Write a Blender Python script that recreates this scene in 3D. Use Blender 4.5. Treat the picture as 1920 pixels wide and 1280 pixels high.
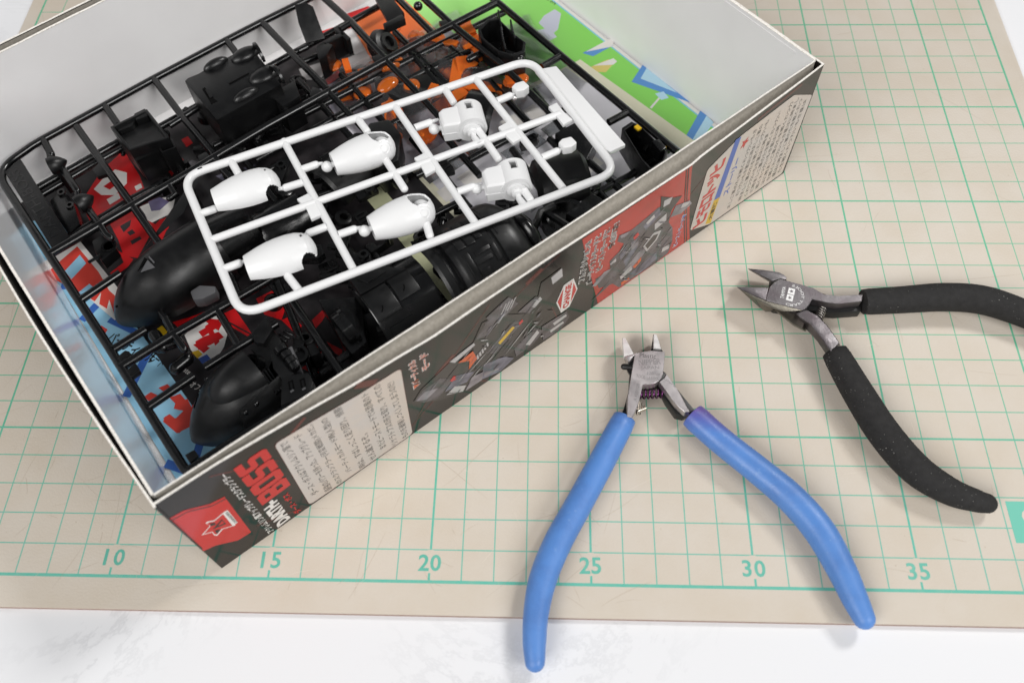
import bpy, bmesh, math, random
import numpy as np
from mathutils import Vector, Matrix

# ------------------------------------------------------------------ scene, camera, light
# every length below is in centimetres; S turns it into metres when a mesh is written
S = 0.01
random.seed(7)
rng = np.random.default_rng(7)
scn = bpy.context.scene
COL = scn.collection
for o in list(bpy.data.objects):
    bpy.data.objects.remove(o)

CAM_R = np.array([[0.9994005378556767, 0.02473984571246611, -0.02421786464384334],
                  [0.009271644436732888, -0.8652388528758086, -0.5012741406492003],
                  [-0.033355682322850855, 0.5007491063479583, -0.8649495539905776]])
CAM_C = np.array([23.392, -6.962, 26.819])
CAM_F = 1631.84                                   # focal length in pixels of a 1920 wide frame
cd = bpy.data.cameras.new('camera')
cam = bpy.data.objects.new('camera', cd)
COL.objects.link(cam)
cd.sensor_width = 36.0
cd.lens = CAM_F / 1920 * 36
cd.clip_start = 0.01
cd.clip_end = 20
m = Matrix.Identity(4)
for i in range(3):
    m[i][0] = CAM_R[0][i]; m[i][1] = -CAM_R[1][i]; m[i][2] = -CAM_R[2][i]; m[i][3] = CAM_C[i] * S
cam.matrix_world = m
cd.dof.use_dof = True
cd.dof.focus_distance = 0.315
cd.dof.aperture_fstop = 13
scn.camera = cam

w = bpy.data.worlds.new('World')
scn.world = w
w.use_nodes = True
w.node_tree.nodes['Background'].inputs[0].default_value = (0.93, 0.96, 1.0, 1)
w.node_tree.nodes['Background'].inputs[1].default_value = 0.14

def area(name, loc, aim, size, power, col):
    l = bpy.data.lights.new(name, 'AREA')
    l.shape = 'RECTANGLE'; l.size, l.size_y = size
    l.energy = power; l.color = col
    o = bpy.data.objects.new(name, l)
    COL.objects.link(o)
    o.location = loc
    o.rotation_euler = (Vector(aim) - Vector(loc)).to_track_quat('-Z', 'Y').to_euler()
    return o
area('window_light', (-1.05, -1.55, 1.75), (0.24, 0.12, 0.0), (1.7, 1.4), 59.0, (1.0, 0.985, 0.965))
area('side_light', (1.75, -1.05, 1.60), (0.26, 0.12, 0.0), (1.1, 1.0), 31.0, (1.0, 0.99, 0.975))
area('lamp_light', (1.55, 1.10, 1.75), (0.26, 0.10, 0.0), (0.42, 0.42), 26.0, (1.0, 0.985, 0.96))

vs = scn.view_settings
vs.view_transform = 'Standard'; vs.look = 'None'; vs.gamma = 1; vs.exposure = -0.07; vs.use_curve_mapping = False
scn.cycles.max_bounces = 8
scn.cycles.transparent_max_bounces = 12
scn.cycles.use_denoising = True

# ------------------------------------------------------------------ helpers
def at(u, v, z=0.0):
    """where the sight line of photo pixel (u, v) meets the level z"""
    d = CAM_R.T @ np.array([(u - 960) / CAM_F, (v - 640) / CAM_F, 1.0])
    return CAM_C + d * ((z - CAM_C[2]) / d[2])
def nrm(a):
    a = np.asarray(a, float); return a / (np.linalg.norm(a) + 1e-12)

BO = np.array([13.5, 0.3]); TH = math.radians(39.6)
BU = np.array([math.cos(TH), math.sin(TH), 0]); BV = np.array([-math.sin(TH), math.cos(TH), 0]); BZ = np.array([0, 0, 1.0])
def bx(a, b, z=0.0):                               # box coordinates: a along the long side, b into the box
    return np.array([BO[0], BO[1], 0]) + a * BU + b * BV + z * BZ

ROOT = {}                                          # thing -> its base point (cm)
def empty(name, loc, label, cat, group=None):
    o = bpy.data.objects.new(name, None)
    o.empty_display_size = 0.01
    COL.objects.link(o)
    o.location = tuple(np.asarray(loc, float) * S)
    o['label'] = label; o['category'] = cat
    if group: o['group'] = group
    ROOT[o.name] = np.asarray(loc, float)
    return o
def root_of(o):
    while o.parent: o = o.parent
    return o

class MB:
    def __init__(s): s.v = []; s.f = []
    def add(s, vs, fs):
        n = len(s.v); s.v += [tuple(map(float, p)) for p in vs]; s.f += [tuple(n + i for i in f) for f in fs]
        return s
    def box(s, c, X, Y, Z):
        c, X, Y, Z = (np.asarray(q, float) for q in (c, X, Y, Z))
        P = [c + i * X + j * Y + k * Z for k in (-1, 1) for j in (-1, 1) for i in (-1, 1)]
        return s.add(P, [(0, 2, 3, 1), (4, 5, 7, 6), (0, 1, 5, 4), (2, 6, 7, 3), (0, 4, 6, 2), (1, 3, 7, 5)])
    def rings(s, R, cap0=True, cap1=True, close=True):
        n = len(R[0]); fs = []; P = [p for r in R for p in r]
        for k in range(len(R) - 1):
            for i in range(n if close else n - 1):
                j = (i + 1) % n
                fs.append((k * n + i, k * n + j, (k + 1) * n + j, (k + 1) * n + i))
        if cap0: fs.append(tuple(range(n))[::-1])
        if cap1: fs.append(tuple((len(R) - 1) * n + i for i in range(n)))
        return s.add(P, fs)
    def prism(s, poly, d):                         # extrude a ring of points by vector d
        A = [np.asarray(p, float) for p in poly]; d = np.asarray(d, float)
        return s.rings([A, [p + d for p in A]])
    def pz(s, poly, z0, z1):                       # a ring of (x, y, ..) points between two levels
        return s.rings([[(p[0], p[1], z0) for p in poly], [(p[0], p[1], z1) for p in poly]])
    def sheet(s, poly, z): return s.add([(p[0], p[1], z) for p in poly], [tuple(range(len(poly)))])
    def tube(s, path, r, n=10, flat=1.0, round0=False, round1=False, up=(0, 0, 1), cap=True):
        P = [np.asarray(p, float) for p in path]
        rr = [float(r)] * len(P) if np.isscalar(r) else [float(x) for x in r]
        if round0:
            t = nrm(P[1] - P[0]); a = P[0]; r0 = rr[0]
            P = [a - t * r0 * math.sin(q) for q in (1.45, 1.1, .7, .35)] + P; rr = [r0 * math.cos(q) for q in (1.45, 1.1, .7, .35)] + rr
        if round1:
            t = nrm(P[-1] - P[-2]); a = P[-1]; r0 = rr[-1]
            P = P + [a + t * r0 * math.sin(q) for q in (.35, .7, 1.1, 1.45)]; rr = rr + [r0 * math.cos(q) for q in (.35, .7, 1.1, 1.45)]
        T = []
        for i in range(len(P)):
            a = P[max(i - 1, 0)]; b = P[min(i + 1, len(P) - 1)]; T.append(nrm(b - a))
        R = []; U = np.asarray(up, float)
        if abs(T[0] @ U) > .95: U = np.array([1.0, 0.2, 0])
        for p, t, q in zip(P, T, rr):
            x = np.cross(t, U)
            if np.linalg.norm(x) < 1e-4: x = np.cross(t, (1, 0, 0))
            x = nrm(x); y = nrm(np.cross(x, t)); U = y if abs(t @ U) > .9 else U
            R.append([p + q * (math.cos(k) * x + flat * math.sin(k) * y) for k in np.arange(n) * 2 * math.pi / n])
        return s.rings(R, cap, cap)
    def ell(s, c, X, Y, Z, n=16, k=10, lo=-1.0):   # ellipsoid, lo > -1 keeps only its upper part
        c, X, Y, Z = (np.asarray(q, float) for q in (c, X, Y, Z)); R = []
        a0 = math.asin(max(-1, lo))
        for i in range(k + 1):
            e = a0 + (math.pi / 2 - a0) * i / k; e = min(e, math.pi / 2 - .03); e = max(e, -math.pi / 2 + .03)
            R.append([c + math.cos(e) * (math.cos(t) * X + math.sin(t) * Y) + math.sin(e) * Z for t in np.arange(n) * 2 * math.pi / n])
        return s.rings(R)
    def lathe(s, o, ax, up, prof, n=24, a0=0.0, a1=2 * math.pi, thick=0):
        ax = nrm(ax); x = nrm(np.asarray(up, float) - (np.asarray(up, float) @ ax) * ax); y = np.cross(ax, x); o = np.asarray(o, float)
        full = abs(a1 - a0 - 2 * math.pi) < 1e-6
        ts = a0 + (a1 - a0) * np.arange(n + (0 if full else 1)) / n
        R = [[o + ax * t + r * (math.cos(k) * x + math.sin(k) * y) for k in ts] for t, r in prof]
        return s.rings(R, full, full, close=full)
    def grid(s, fn, nu, nv, skip=None):
        P = [fn(i / nu, j / nv) for j in range(nv + 1) for i in range(nu + 1)]
        F = [(j * (nu + 1) + i, j * (nu + 1) + i + 1, (j + 1) * (nu + 1) + i + 1, (j + 1) * (nu + 1) + i)
             for j in range(nv) for i in range(nu) if not (skip and skip((i + .5) / nu, (j + .5) / nv))]
        return s.add(P, F)
    def build(s, name, mat, parent=None, bevel=0.0, seg=2, smooth=40, solid=0.0, loc=None, sub=0, maxlen=0):
        bm = bmesh.new()
        vs = [bm.verts.new(p) for p in s.v]
        for f in s.f:
            try: bm.faces.new([vs[i] for i in f])
            except ValueError: pass
        bmesh.ops.recalc_face_normals(bm, faces=bm.faces)
        if solid: bmesh.ops.solidify(bm, geom=list(bm.faces), thickness=solid)
        if bevel:
            es = [e for e in bm.edges if len(e.link_faces) == 2 and e.calc_face_angle(0) > math.radians(32)]
            if es: bmesh.ops.bevel(bm, geom=es, offset=bevel, segments=seg, profile=.6, affect='EDGES', clamp_overlap=True)
        me = bpy.data.meshes.new(name)
        base = np.zeros(3)
        if parent is not None: base = ROOT[root_of(parent).name]
        elif loc is not None: base = np.asarray(loc, float)
        bmesh.ops.translate(bm, verts=bm.verts, vec=Vector(tuple(-base)))
        bmesh.ops.scale(bm, verts=bm.verts, vec=(S, S, S))
        bm.to_mesh(me); bm.free()
        me.materials.append(mat)
        if smooth:
            me.shade_smooth()
            if smooth < 180: me.set_sharp_from_angle(angle=math.radians(20 if bevel and smooth == 40 else smooth))
        o = bpy.data.objects.new(name, me)
        COL.objects.link(o)
        if parent is not None: o.parent = parent
        else:
            o.location = tuple(base * S); ROOT[o.name] = base
        return o
def tag(o, label, cat, group=None):
    o['label'] = label; o['category'] = cat
    if group: o['group'] = group
    return o
def rrect(w, h, r, n=4):                           # rounded rectangle about the origin
    P = []
    for cx, cy, a in ((w - r, h - r, 0), (-w + r, h - r, 90), (-w + r, -h + r, 180), (w - r, -h + r, 270)):
        for i in range(n + 1):
            t = math.radians(a + 90 * i / n); P.append((cx + r * math.cos(t), cy + r * math.sin(t)))
    return P
def arc_path(pts, r, n=6):                         # polyline with rounded corners (closed when first == last)
    P = [np.asarray(p, float) for p in pts]; closed = np.allclose(P[0], P[-1]); out = []
    idx = range(len(P) - 1) if closed else range(len(P))
    for i in idx:
        if not closed and i in (0, len(P) - 1): out.append(P[i]); continue
        p = P[i]; a = P[i - 1] if not (closed and i == 0) else P[-2]; b = P[i + 1]
        da, db = nrm(a - p), nrm(b - p)
        for k in range(n + 1):
            t = k / n; s0 = p + da * r; s1 = p + db * r
            out.append((1 - t) ** 2 * s0 + 2 * t * (1 - t) * p + t * t * s1)
    return out

_T = {}
def text_mesh(body, bold=0.0):
    """flat triangles of a line of type, cap height about 0.73, origin at the left of the baseline"""
    key = (body, bold)
    if key in _T: return _T[key]
    cu = bpy.data.curves.new('type', 'FONT'); cu.body = body; cu.size = 1; cu.resolution_u = 3; cu.offset = bold; cu.fill_mode = 'FRONT'
    ob = bpy.data.objects.new('type', cu); COL.objects.link(ob)
    bpy.context.view_layer.update()
    dg = bpy.context.evaluated_depsgraph_get(); ev = ob.evaluated_get(dg); me = ev.to_mesh()
    V = np.array([v.co[:] for v in me.vertices]) if len(me.vertices) else np.zeros((0, 3)); F = [tuple(p.vertices) for p in me.polygons]
    ev.to_mesh_clear(); bpy.data.objects.remove(ob); bpy.data.curves.remove(cu)
    _T[key] = (V, F); return V, F
def lettering(mb, body, fn, width=None, height=None, bold=0.0, align=0.0):
    """map a line of type with fn(x, y); x runs 0..width, y 0..height"""
    V, F = text_mesh(body, bold)
    if not len(V): return mb
    x0, x1 = V[:, 0].min(), V[:, 0].max(); y0, y1 = V[:, 1].min(), V[:, 1].max()
    sy = (height / (y1 - y0)) if height else None
    sx = (width / (x1 - x0)) if width else sy
    if sy is None: sy = sx
    P = [fn((p[0] - x0) * sx - align * (x1 - x0) * sx, (p[1] - y0) * sy) for p in V]
    return mb.add(P, F)

# ------------------------------------------------------------------ materials
def srgb(r, g, b):
    f = lambda c: c / 12.92 if c <= .04045 else ((c + .055) / 1.055) ** 2.4
    return (f(r / 255), f(g / 255), f(b / 255), 1)
def mat(name, col, rough=.5, metal=0.0, spec=.5, coat=0.0, var=None, bump=None, rvar=None, alpha=None, trans=0.0, ior=None):
    """var = (second colour, scale, low, high); bump = (scale, strength)"""
    M = bpy.data.materials.new(name); M.use_nodes = True
    nt = M.node_tree; b = nt.nodes['Principled BSDF']
    b.inputs['Base Color'].default_value = col; b.inputs['Roughness'].default_value = rough
    b.inputs['Metallic'].default_value = metal; b.inputs['Specular IOR Level'].default_value = spec
    b.inputs['Coat Weight'].default_value = coat; b.inputs['Coat Roughness'].default_value = .12
    if trans: b.inputs['Transmission Weight'].default_value = trans
    if ior: b.inputs['IOR'].default_value = ior
    if alpha is not None: b.inputs['Alpha'].default_value = alpha
    tc = nt.nodes.new('ShaderNodeTexCoord')
    def noise(scale, detail=4):
        n = nt.nodes.new('ShaderNodeTexNoise'); n.inputs['Scale'].default_value = scale; n.inputs['Detail'].default_value = detail
        nt.links.new(tc.outputs['Object'], n.inputs['Vector']); return n
    def ramp(n, lo, hi):
        r = nt.nodes.new('ShaderNodeMapRange'); r.inputs[1].default_value = lo; r.inputs[2].default_value = hi
        nt.links.new(n.outputs['Fac'], r.inputs[0]); return r
    if var:
        c2, sc, lo, hi = var
        mx = nt.nodes.new('ShaderNodeMix'); mx.data_type = 'RGBA'
        mx.inputs[6].default_value = col; mx.inputs[7].default_value = c2
        nt.links.new(ramp(noise(sc), lo, hi).outputs[0], mx.inputs[0]); nt.links.new(mx.outputs[2], b.inputs['Base Color'])
    if bump:
        bp = nt.nodes.new('ShaderNodeBump'); bp.inputs['Strength'].default_value = bump[1]; bp.inputs['Distance'].default_value = .0004
        nt.links.new(noise(bump[0]).outputs['Fac'], bp.inputs['Height']); nt.links.new(bp.outputs[0], b.inputs['Normal'])
    if rvar:
        mr = nt.nodes.new('ShaderNodeMapRange'); mr.inputs[1].default_value = .35; mr.inputs[2].default_value = .65
        mr.inputs[3].default_value = rvar[1]; mr.inputs[4].default_value = rvar[2]
        nt.links.new(noise(rvar[0]).outputs['Fac'], mr.inputs[0]); nt.links.new(mr.outputs[0], b.inputs['Roughness'])
    return M

M_BLACK = mat('black_plastic', (.0034, .0035, .0038, 1), .2, spec=.6, bump=(1500, .04), rvar=(180, .17, .28))
M_BLACKM = mat('matt_black_plastic', (.0036, .0037, .0040, 1), .36, spec=.48, bump=(2500, .09), rvar=(220, .30, .42))
M_GREYP = mat('grey_plastic', (.10, .10, .105, 1), .5, spec=.4)
M_WHITE = mat('white_plastic', (.75, .753, .758, 1), .32, spec=.5, bump=(1200, .02))
M_GREYBOARD = mat('grey_board', srgb(172, 166, 156), .85, spec=.2, var=(srgb(150, 144, 134), 900, .3, .75), bump=(1800, .25))
M_BOARDIN = mat('white_lined_board', (.87, .86, .86, 1), .42, spec=.35, var=(srgb(228, 226, 226), 22, .3, .8), bump=(60, .35))
M_LINER = mat('glossy_white_liner', (.90, .91, .93, 1), .16, spec=.5, coat=.2)
M_CUT = mat('cut_paper_edge', srgb(238, 234, 228), .8, spec=.2, var=(srgb(205, 198, 188), 1500, .45, .75))
def ink(name, r, g, b, rough=.3, spec=.5, var=None): return mat(name, srgb(r, g, b), rough, spec=spec, var=var)
M_PRINTK = mat('printed_black', srgb(24, 21, 20), .13, spec=.36, var=(srgb(38, 32, 28), 120, .4, .7))
M_PRED = ink('printed_red', 198, 26, 28, .15)
M_PREDP = ink('printed_panel_red', 190, 36, 26, .15, var=(srgb(170, 36, 26), 90, .4, .7))
M_PWHITE = ink('printed_white', 236, 232, 228, .28)
M_PPANEL = ink('printed_grey_panel', 206, 198, 192, .28, var=(srgb(214, 200, 188), 60, .4, .6))
M_PINK = ink('printed_dark_text', 26, 24, 26, .3)
M_PORANGE = ink('printed_orange', 214, 92, 38, .26)
M_PDRED = ink('printed_dark_red', 92, 28, 22, .22)
M_PBLUE = ink('printed_blue', 62, 98, 184, .28)
M_PYEL = ink('printed_yellow', 222, 180, 36, .28)
M_PMECH = [ink('printed_gunmetal', 62, 56, 60, .15, var=(srgb(96, 90, 96), 160, .4, .62)), ink('printed_mid_grey', 112, 104, 112, .15, var=(srgb(150, 144, 150), 160, .4, .62)), ink('printed_light_grey', 190, 186, 186, .18), ink('printed_near_black', 36, 32, 33, .13), ink('printed_slate', 82, 80, 94, .15, var=(srgb(126, 124, 140), 160, .4, .62))]
M_SKY = ink('booklet_light_blue', 150, 206, 236, .33, var=(srgb(164, 216, 242), 60, .35, .65))
M_BLU2 = ink('booklet_blue', 60, 108, 190, .33)
M_BRED = ink('booklet_red', 206, 26, 30, .3)
M_BRED2 = ink('booklet_light_red', 226, 74, 62, .33)
M_BBLK = ink('booklet_black', 32, 30, 32, .3, var=(srgb(52, 48, 50), 130, .4, .65))
M_CREAM = ink('cream_paper', 238, 234, 208, .6)
M_LILAC = ink('pale_grey_paper', 214, 212, 218, .5)
M_FOIL = mat('silver_foil', (.80, .80, .82, 1), .22, metal=.9, bump=(120, .4))
M_ORANGEP = ink('orange_paper', 226, 100, 44, .4, var=(srgb(236, 140, 70), 25, .4, .7))
M_AMBER = mat('clear_orange_plastic', (1.0, .22, .03, 1), .05, trans=.5, ior=1.4)
M_STEEL = mat('brushed_steel', (.66, .63, .635, 1), .40, metal=1.0, bump=(1500, .06), rvar=(260, .34, .46), var=(srgb(184, 176, 178), 70, .45, .75))
M_BLADE = mat('ground_steel', (.86, .85, .84, 1), .33, metal=.55, rvar=(400, .30, .42))
M_DSTEEL = mat('phosphated_steel', (.17, .16, .165, 1), .42, metal=.9, bump=(1400, .12), rvar=(300, .34, .5), var=(srgb(92, 84, 88), 110, .4, .7))
M_DEDGE = mat('dark_steel_edge', (.20, .185, .155, 1), .34, metal=.9, bump=(500, .12))
M_BSTEEL = mat('blackened_steel', (.03, .03, .03, 1), .4, metal=.6)
M_PURPLE = mat('purple_anodised_wire', (.17, .05, .16, 1), .25, metal=1.0)
M_WIRE = mat('grey_spring_wire', (.30, .28, .26, 1), .3, metal=1.0)
M_BRASS = mat('plated_screw', (.55, .50, .42, 1), .28, metal=1.0)

def gradient_mat(name, cols, axis, lo, hi, rough, spec=.5, bump=None):
    """colour along one object axis (cm from the thing's base), soft stops"""
    M = mat(name, cols[0][1], rough, spec=spec, bump=bump); nt = M.node_tree; b = nt.nodes['Principled BSDF']
    tc = nt.nodes.new('ShaderNodeTexCoord'); vm = nt.nodes.new('ShaderNodeVectorMath'); vm.operation = 'DOT_PRODUCT'
    nt.links.new(tc.outputs['Object'], vm.inputs[0]); vm.inputs[1].default_value = tuple(float(q) for q in axis)
    mr = nt.nodes.new('ShaderNodeMapRange'); mr.inputs[1].default_value = lo * S; mr.inputs[2].default_value = hi * S
    nt.links.new(vm.outputs['Value'], mr.inputs[0])
    cr = nt.nodes.new('ShaderNodeValToRGB'); el = cr.color_ramp.elements
    el[0].position, el[0].color = cols[0]; el[1].position, el[1].color = cols[-1]
    for p, c in cols[1:-1]:
        e = el.new(p); e.color = c
    nt.links.new(mr.outputs[0], cr.inputs[0]); nt.links.new(cr.outputs[0], b.inputs['Base Color'])
    return M

# ------------------------------------------------------------------ table top and cutting mat
def marble():
    M = mat('white_marble', (.755, .76, .78, 1), .30, spec=.4); nt = M.node_tree; b = nt.nodes['Principled BSDF']
    tc = nt.nodes.new('ShaderNodeTexCoord')
    n1 = nt.nodes.new('ShaderNodeTexNoise'); n1.inputs['Scale'].default_value = 9; n1.inputs['Detail'].default_value = 9; n1.inputs['Roughness'].default_value = .7; n1.inputs['Distortion'].default_value = 1.6
    nt.links.new(tc.outputs['Object'], n1.inputs['Vector'])
    ab = nt.nodes.new('ShaderNodeMath'); ab.operation = 'SUBTRACT'; ab.inputs[1].default_value = .5
    a2 = nt.nodes.new('ShaderNodeMath'); a2.operation = 'ABSOLUTE'
    nt.links.new(n1.outputs['Fac'], ab.inputs[0]); nt.links.new(ab.outputs[0], a2.inputs[0])
    mr = nt.nodes.new('ShaderNodeMapRange'); mr.inputs[1].default_value = 0; mr.inputs[2].default_value = .022; mr.inputs[3].default_value = 1; mr.inputs[4].default_value = 0
    nt.links.new(a2.outputs[0], mr.inputs[0])
    n2 = nt.nodes.new('ShaderNodeTexNoise'); n2.inputs['Scale'].default_value = 14; n2.inputs['Detail'].default_value = 5
    nt.links.new(tc.outputs['Object'], n2.inputs['Vector'])
    m2 = nt.nodes.new('ShaderNodeMapRange'); m2.inputs[1].default_value = .48; m2.inputs[2].default_value = .72
    nt.links.new(n2.outputs['Fac'], m2.inputs[0])
    mu = nt.nodes.new('ShaderNodeMath'); mu.operation = 'MULTIPLY'
    nt.links.new(mr.outputs[0], mu.inputs[0]); nt.links.new(m2.outputs[0], mu.inputs[1])
    mx = nt.nodes.new('ShaderNodeMix'); mx.data_type = 'RGBA'
    mx.inputs[6].default_value = (.755, .76, .78, 1); mx.inputs[7].default_value = (.655, .66, .68, 1)
    nt.links.new(mu.outputs[0], mx.inputs[0]); nt.links.new(mx.outputs[2], b.inputs['Base Color'])
    return M
tb = MB().box((22, 10, -2.2), (75, 0, 0), (0, 60, 0), (0, 0, 2.0)).build('table_top', marble(), smooth=0)
tb['kind'] = 'structure'

def mat_print():
    """1 cm ruling printed on the mat; object coordinates of the mat are its ruling"""
    base = srgb(199, 190, 178)
    M = mat('cutting_mat_print', base, .48, spec=.35, bump=(1300, .22)); nt = M.node_tree; b = nt.nodes['Principled BSDF']
    L = nt.links.new
    tc = nt.nodes.new('ShaderNodeTexCoord'); sx = nt.nodes.new('ShaderNodeSeparateXYZ')
    vm = nt.nodes.new('ShaderNodeVectorMath'); vm.operation = 'SCALE'; vm.inputs['Scale'].default_value = 100
    L(tc.outputs['Object'], vm.inputs[0]); L(vm.outputs[0], sx.inputs[0])
    X, Y = sx.outputs[0], sx.outputs[1]
    def mth(op, a, c=None, d=None):
        n = nt.nodes.new('ShaderNodeMath'); n.operation = op
        for i, q in enumerate((a, c, d)):
            if q is None: continue
            if isinstance(q, (int, float)): n.inputs[i].default_value = q
            else: L(q, n.inputs[i])
        return n.outputs[0]
    def dist(c, step):                             # distance to the nearest multiple of step
        q = mth('ADD', mth('DIVIDE', c, step), .5)
        return mth('MULTIPLY', mth('ABSOLUTE', mth('SUBTRACT', mth('FRACT', q), .5)), step)
    def line(dv, wd): return mth('LESS_THAN', dv, wd / 2)
    inside = mth('MULTIPLY', mth('MULTIPLY', mth('GREATER_THAN', X, -.04), mth('LESS_THAN', X, 43.04)), mth('MULTIPLY', mth('GREATER_THAN', Y, -.05), mth('LESS_THAN', Y, 28.04)))
    thin = mth('MAXIMUM', line(dist(X, 1), .040), line(dist(Y, 1), .040))
    gap = mth('MULTIPLY', mth('GREATER_THAN', Y, .27), mth('LESS_THAN', Y, 1.0))        # ruling stops at the numerals
    bx5 = line(dist(X, 5), .07)
    cut = mth('MULTIPLY', line(dist(X, 5), .2), gap)
    thick = mth('MAXIMUM', bx5, line(dist(Y, 5), .068))
    edge = mth('MAXIMUM', mth('LESS_THAN', mth('ABSOLUTE', Y), .05), mth('MAXIMUM', mth('LESS_THAN', mth('ABSOLUTE', X), .045), mth('LESS_THAN', mth('ABSOLUTE', mth('SUBTRACT', X, 43)), .045)))
    n = nt.nodes.new('ShaderNodeTexNoise'); n.inputs['Scale'].default_value = 260; n.inputs['Detail'].default_value = 6; L(tc.outputs['Object'], n.inputs['Vector'])
    wear = nt.nodes.new('ShaderNodeMapRange'); wear.inputs[1].default_value = .3; wear.inputs[2].default_value = .7; wear.inputs[3].default_value = 1.0; wear.inputs[4].default_value = .86
    L(n.outputs['Fac'], wear.inputs[0])
    msk = mth('MAXIMUM', mth('MULTIPLY', thin, .90), mth('MAXIMUM', thick, edge))
    msk = mth('MULTIPLY', mth('MULTIPLY', msk, mth('SUBTRACT', 1, cut)), inside)
    msk = mth('MULTIPLY', msk, wear.outputs[0])
    n3 = nt.nodes.new('ShaderNodeTexNoise'); n3.inputs['Scale'].default_value = 35; n3.inputs['Detail'].default_value = 8; n3.inputs['Roughness'].default_value = .6; L(tc.outputs['Object'], n3.inputs['Vector'])
    m0 = nt.nodes.new('ShaderNodeMix'); m0.data_type = 'RGBA'; m0.inputs[6].default_value = base; m0.inputs[7].default_value = srgb(194, 183, 168)
    r3 = nt.nodes.new('ShaderNodeMapRange'); r3.inputs[1].default_value = .38; r3.inputs[2].default_value = .68; L(n3.outputs['Fac'], r3.inputs[0]); L(r3.outputs[0], m0.inputs[0])
    g = nt.nodes.new('ShaderNodeMix'); g.data_type = 'RGBA'; g.inputs[6].default_value = srgb(88, 176, 158); g.inputs[7].default_value = srgb(82, 172, 136)
    rg = nt.nodes.new('ShaderNodeMapRange'); rg.inputs[1].default_value = 1.5; rg.inputs[2].default_value = 8; L(Y, rg.inputs[0]); L(rg.outputs[0], g.inputs[0])
    mx = nt.nodes.new('ShaderNodeMix'); mx.data_type = 'RGBA'; L(msk, mx.inputs[0]); L(m0.outputs[2], mx.inputs[6]); L(g.outputs[2], mx.inputs[7])
    L(mx.outputs[2], b.inputs['Base Color'])
    return M
mat_root = empty('cutting_mat', (0, 0, 0), 'beige cutting mat with green centimetre grid lying on the white marble table', 'cutting mat')
MP = [(-.62, -1.0), (43.72, -1.0), (43.72, 29.2), (-.62, 29.2)]
def rounded(P, r, n=5):
    return [(q[0], q[1]) for q in arc_path([(p[0], p[1], 0) for p in P + P[:1]], r, n)]
MB().pz(rounded(MP, .5), -.09, 0).build('base', mat_print(), mat_root, bevel=.012)
MB().pz(rounded([(-.62, -1.004), (43.724, -1.004), (43.724, 29.2), (-.62, 29.2)], .5), -.198, -.0902).build('core', mat('dark_mat_core', srgb(146, 112, 98), .7), mat_root)
M_TEAL = ink('mat_teal_print', 92, 174, 156, .5, var=(srgb(108, 180, 162), 260, .4, .7))
for k in range(10, 45, 5):
    for j, ch in enumerate(str(k)):
        mb = MB(); x0 = k - .36 + .37 * j
        lettering(mb, ch, lambda x, y: (x0 + x + (.06 if ch == '1' else 0), .33 + y, .0022), height=.52, bold=.02)
        mb.build('numeral', M_TEAL, mat_root, smooth=0)
for k in (5, 10, 15, 20, 25):                       # numerals along the right border
    for j, ch in enumerate(str(k)):
        mb = MB(); y0 = k
        lettering(mb, ch, lambda x, y: (43.0 - .95 + .34 * j + x, k - .25 + y, .0022), width=.28, height=.5, bold=.018)
        if k < 20: mb.build('numeral', M_TEAL, mat_root, smooth=0)
mb = MB(); mb.sheet([(38.16, 1.53), (42.4, 1.53), (42.4, 2.88), (38.16, 2.88)], .0022); mb.build('logo_block', ink('mat_logo_teal', 98, 184, 164, .5), mat_root, smooth=0)
M_MATB = ink('mat_logo_beige', 202, 192, 179, .5)
for ch, x0, wd, y0, hh in (('O', 38.55, .75, 2.1, .56), ('L', 39.5, .5, 2.1, .56), ('F', 40.2, .5, 2.1, .56), ('A', 40.9, .7, 2.1, .56), ('CUTTING MAT', 38.62, 3.2, 1.66, .32)):
    mb = MB(); lettering(mb, ch, lambda x, y: (x0 + x, y0 + y, .0044), width=wd, height=hh, bold=.03)
    mb.build('logo_letter', M_MATB, mat_root, smooth=0)
# knife scratches and specks of dirt, far too many to count
def strip(mb, P, wd, z):
    P = [np.array([p[0], p[1]]) for p in P]; A = []; B = []
    for i, p in enumerate(P):
        t = P[min(i + 1, len(P) - 1)] - P[max(i - 1, 0)]; t = t / (np.linalg.norm(t) + 1e-9); nn = np.array([-t[1], t[0]])
        k = wd * (.25 + .75 * math.sin(math.pi * (i + .4) / (len(P) - .2)))
        A.append((*(p + nn * k / 2), z)); B.append((*(p - nn * k / 2), z))
    n = len(P); mb.add(A + B, [(i, i + 1, n + i + 1, n + i) for i in range(n - 1)])
sc1 = MB(); sc2 = MB()
for i in range(420):
    if i < 250: x, y = rng.uniform(0, 26), rng.uniform(-.8, 9)
    else: x, y = rng.uniform(0, 43), rng.uniform(-.8, 26)
    a = rng.normal(.9, .9) if rng.random() < .6 else rng.uniform(0, 3.14); ln = rng.gamma(2, .55); cv = rng.normal(0, .25); wd = rng.uniform(.004, .011)
    P = [(x, y)]
    for k in range(6):
        P.append((P[-1][0] + ln / 6 * math.cos(a), P[-1][1] + ln / 6 * math.sin(a))); a += cv / 6
    if all(-.5 < p[0] < 43.5 and -.9 < p[1] < 28 for p in P): strip(sc1 if rng.random() < .72 else sc2, P, wd, .0016)
for i in range(170):
    x, y = rng.uniform(0, 43), rng.uniform(-.7, 27); r = rng.uniform(.008, .022)
    sc1.add([(x + r * rng.uniform(.6, 1.2) * math.cos(t), y + r * rng.uniform(.6, 1.2) * math.sin(t), .0018) for t in np.arange(6) * 1.047], [tuple(range(6))])
o = sc1.build('scratch_marks', ink('mat_scratch_dark', 172, 156, 136, .6), mat_root, smooth=0); o['kind'] = 'stuff'
o = sc2.build('scratch_glints', ink('mat_scratch_light', 214, 205, 192, .5), mat_root, smooth=0); o['kind'] = 'stuff'

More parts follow.
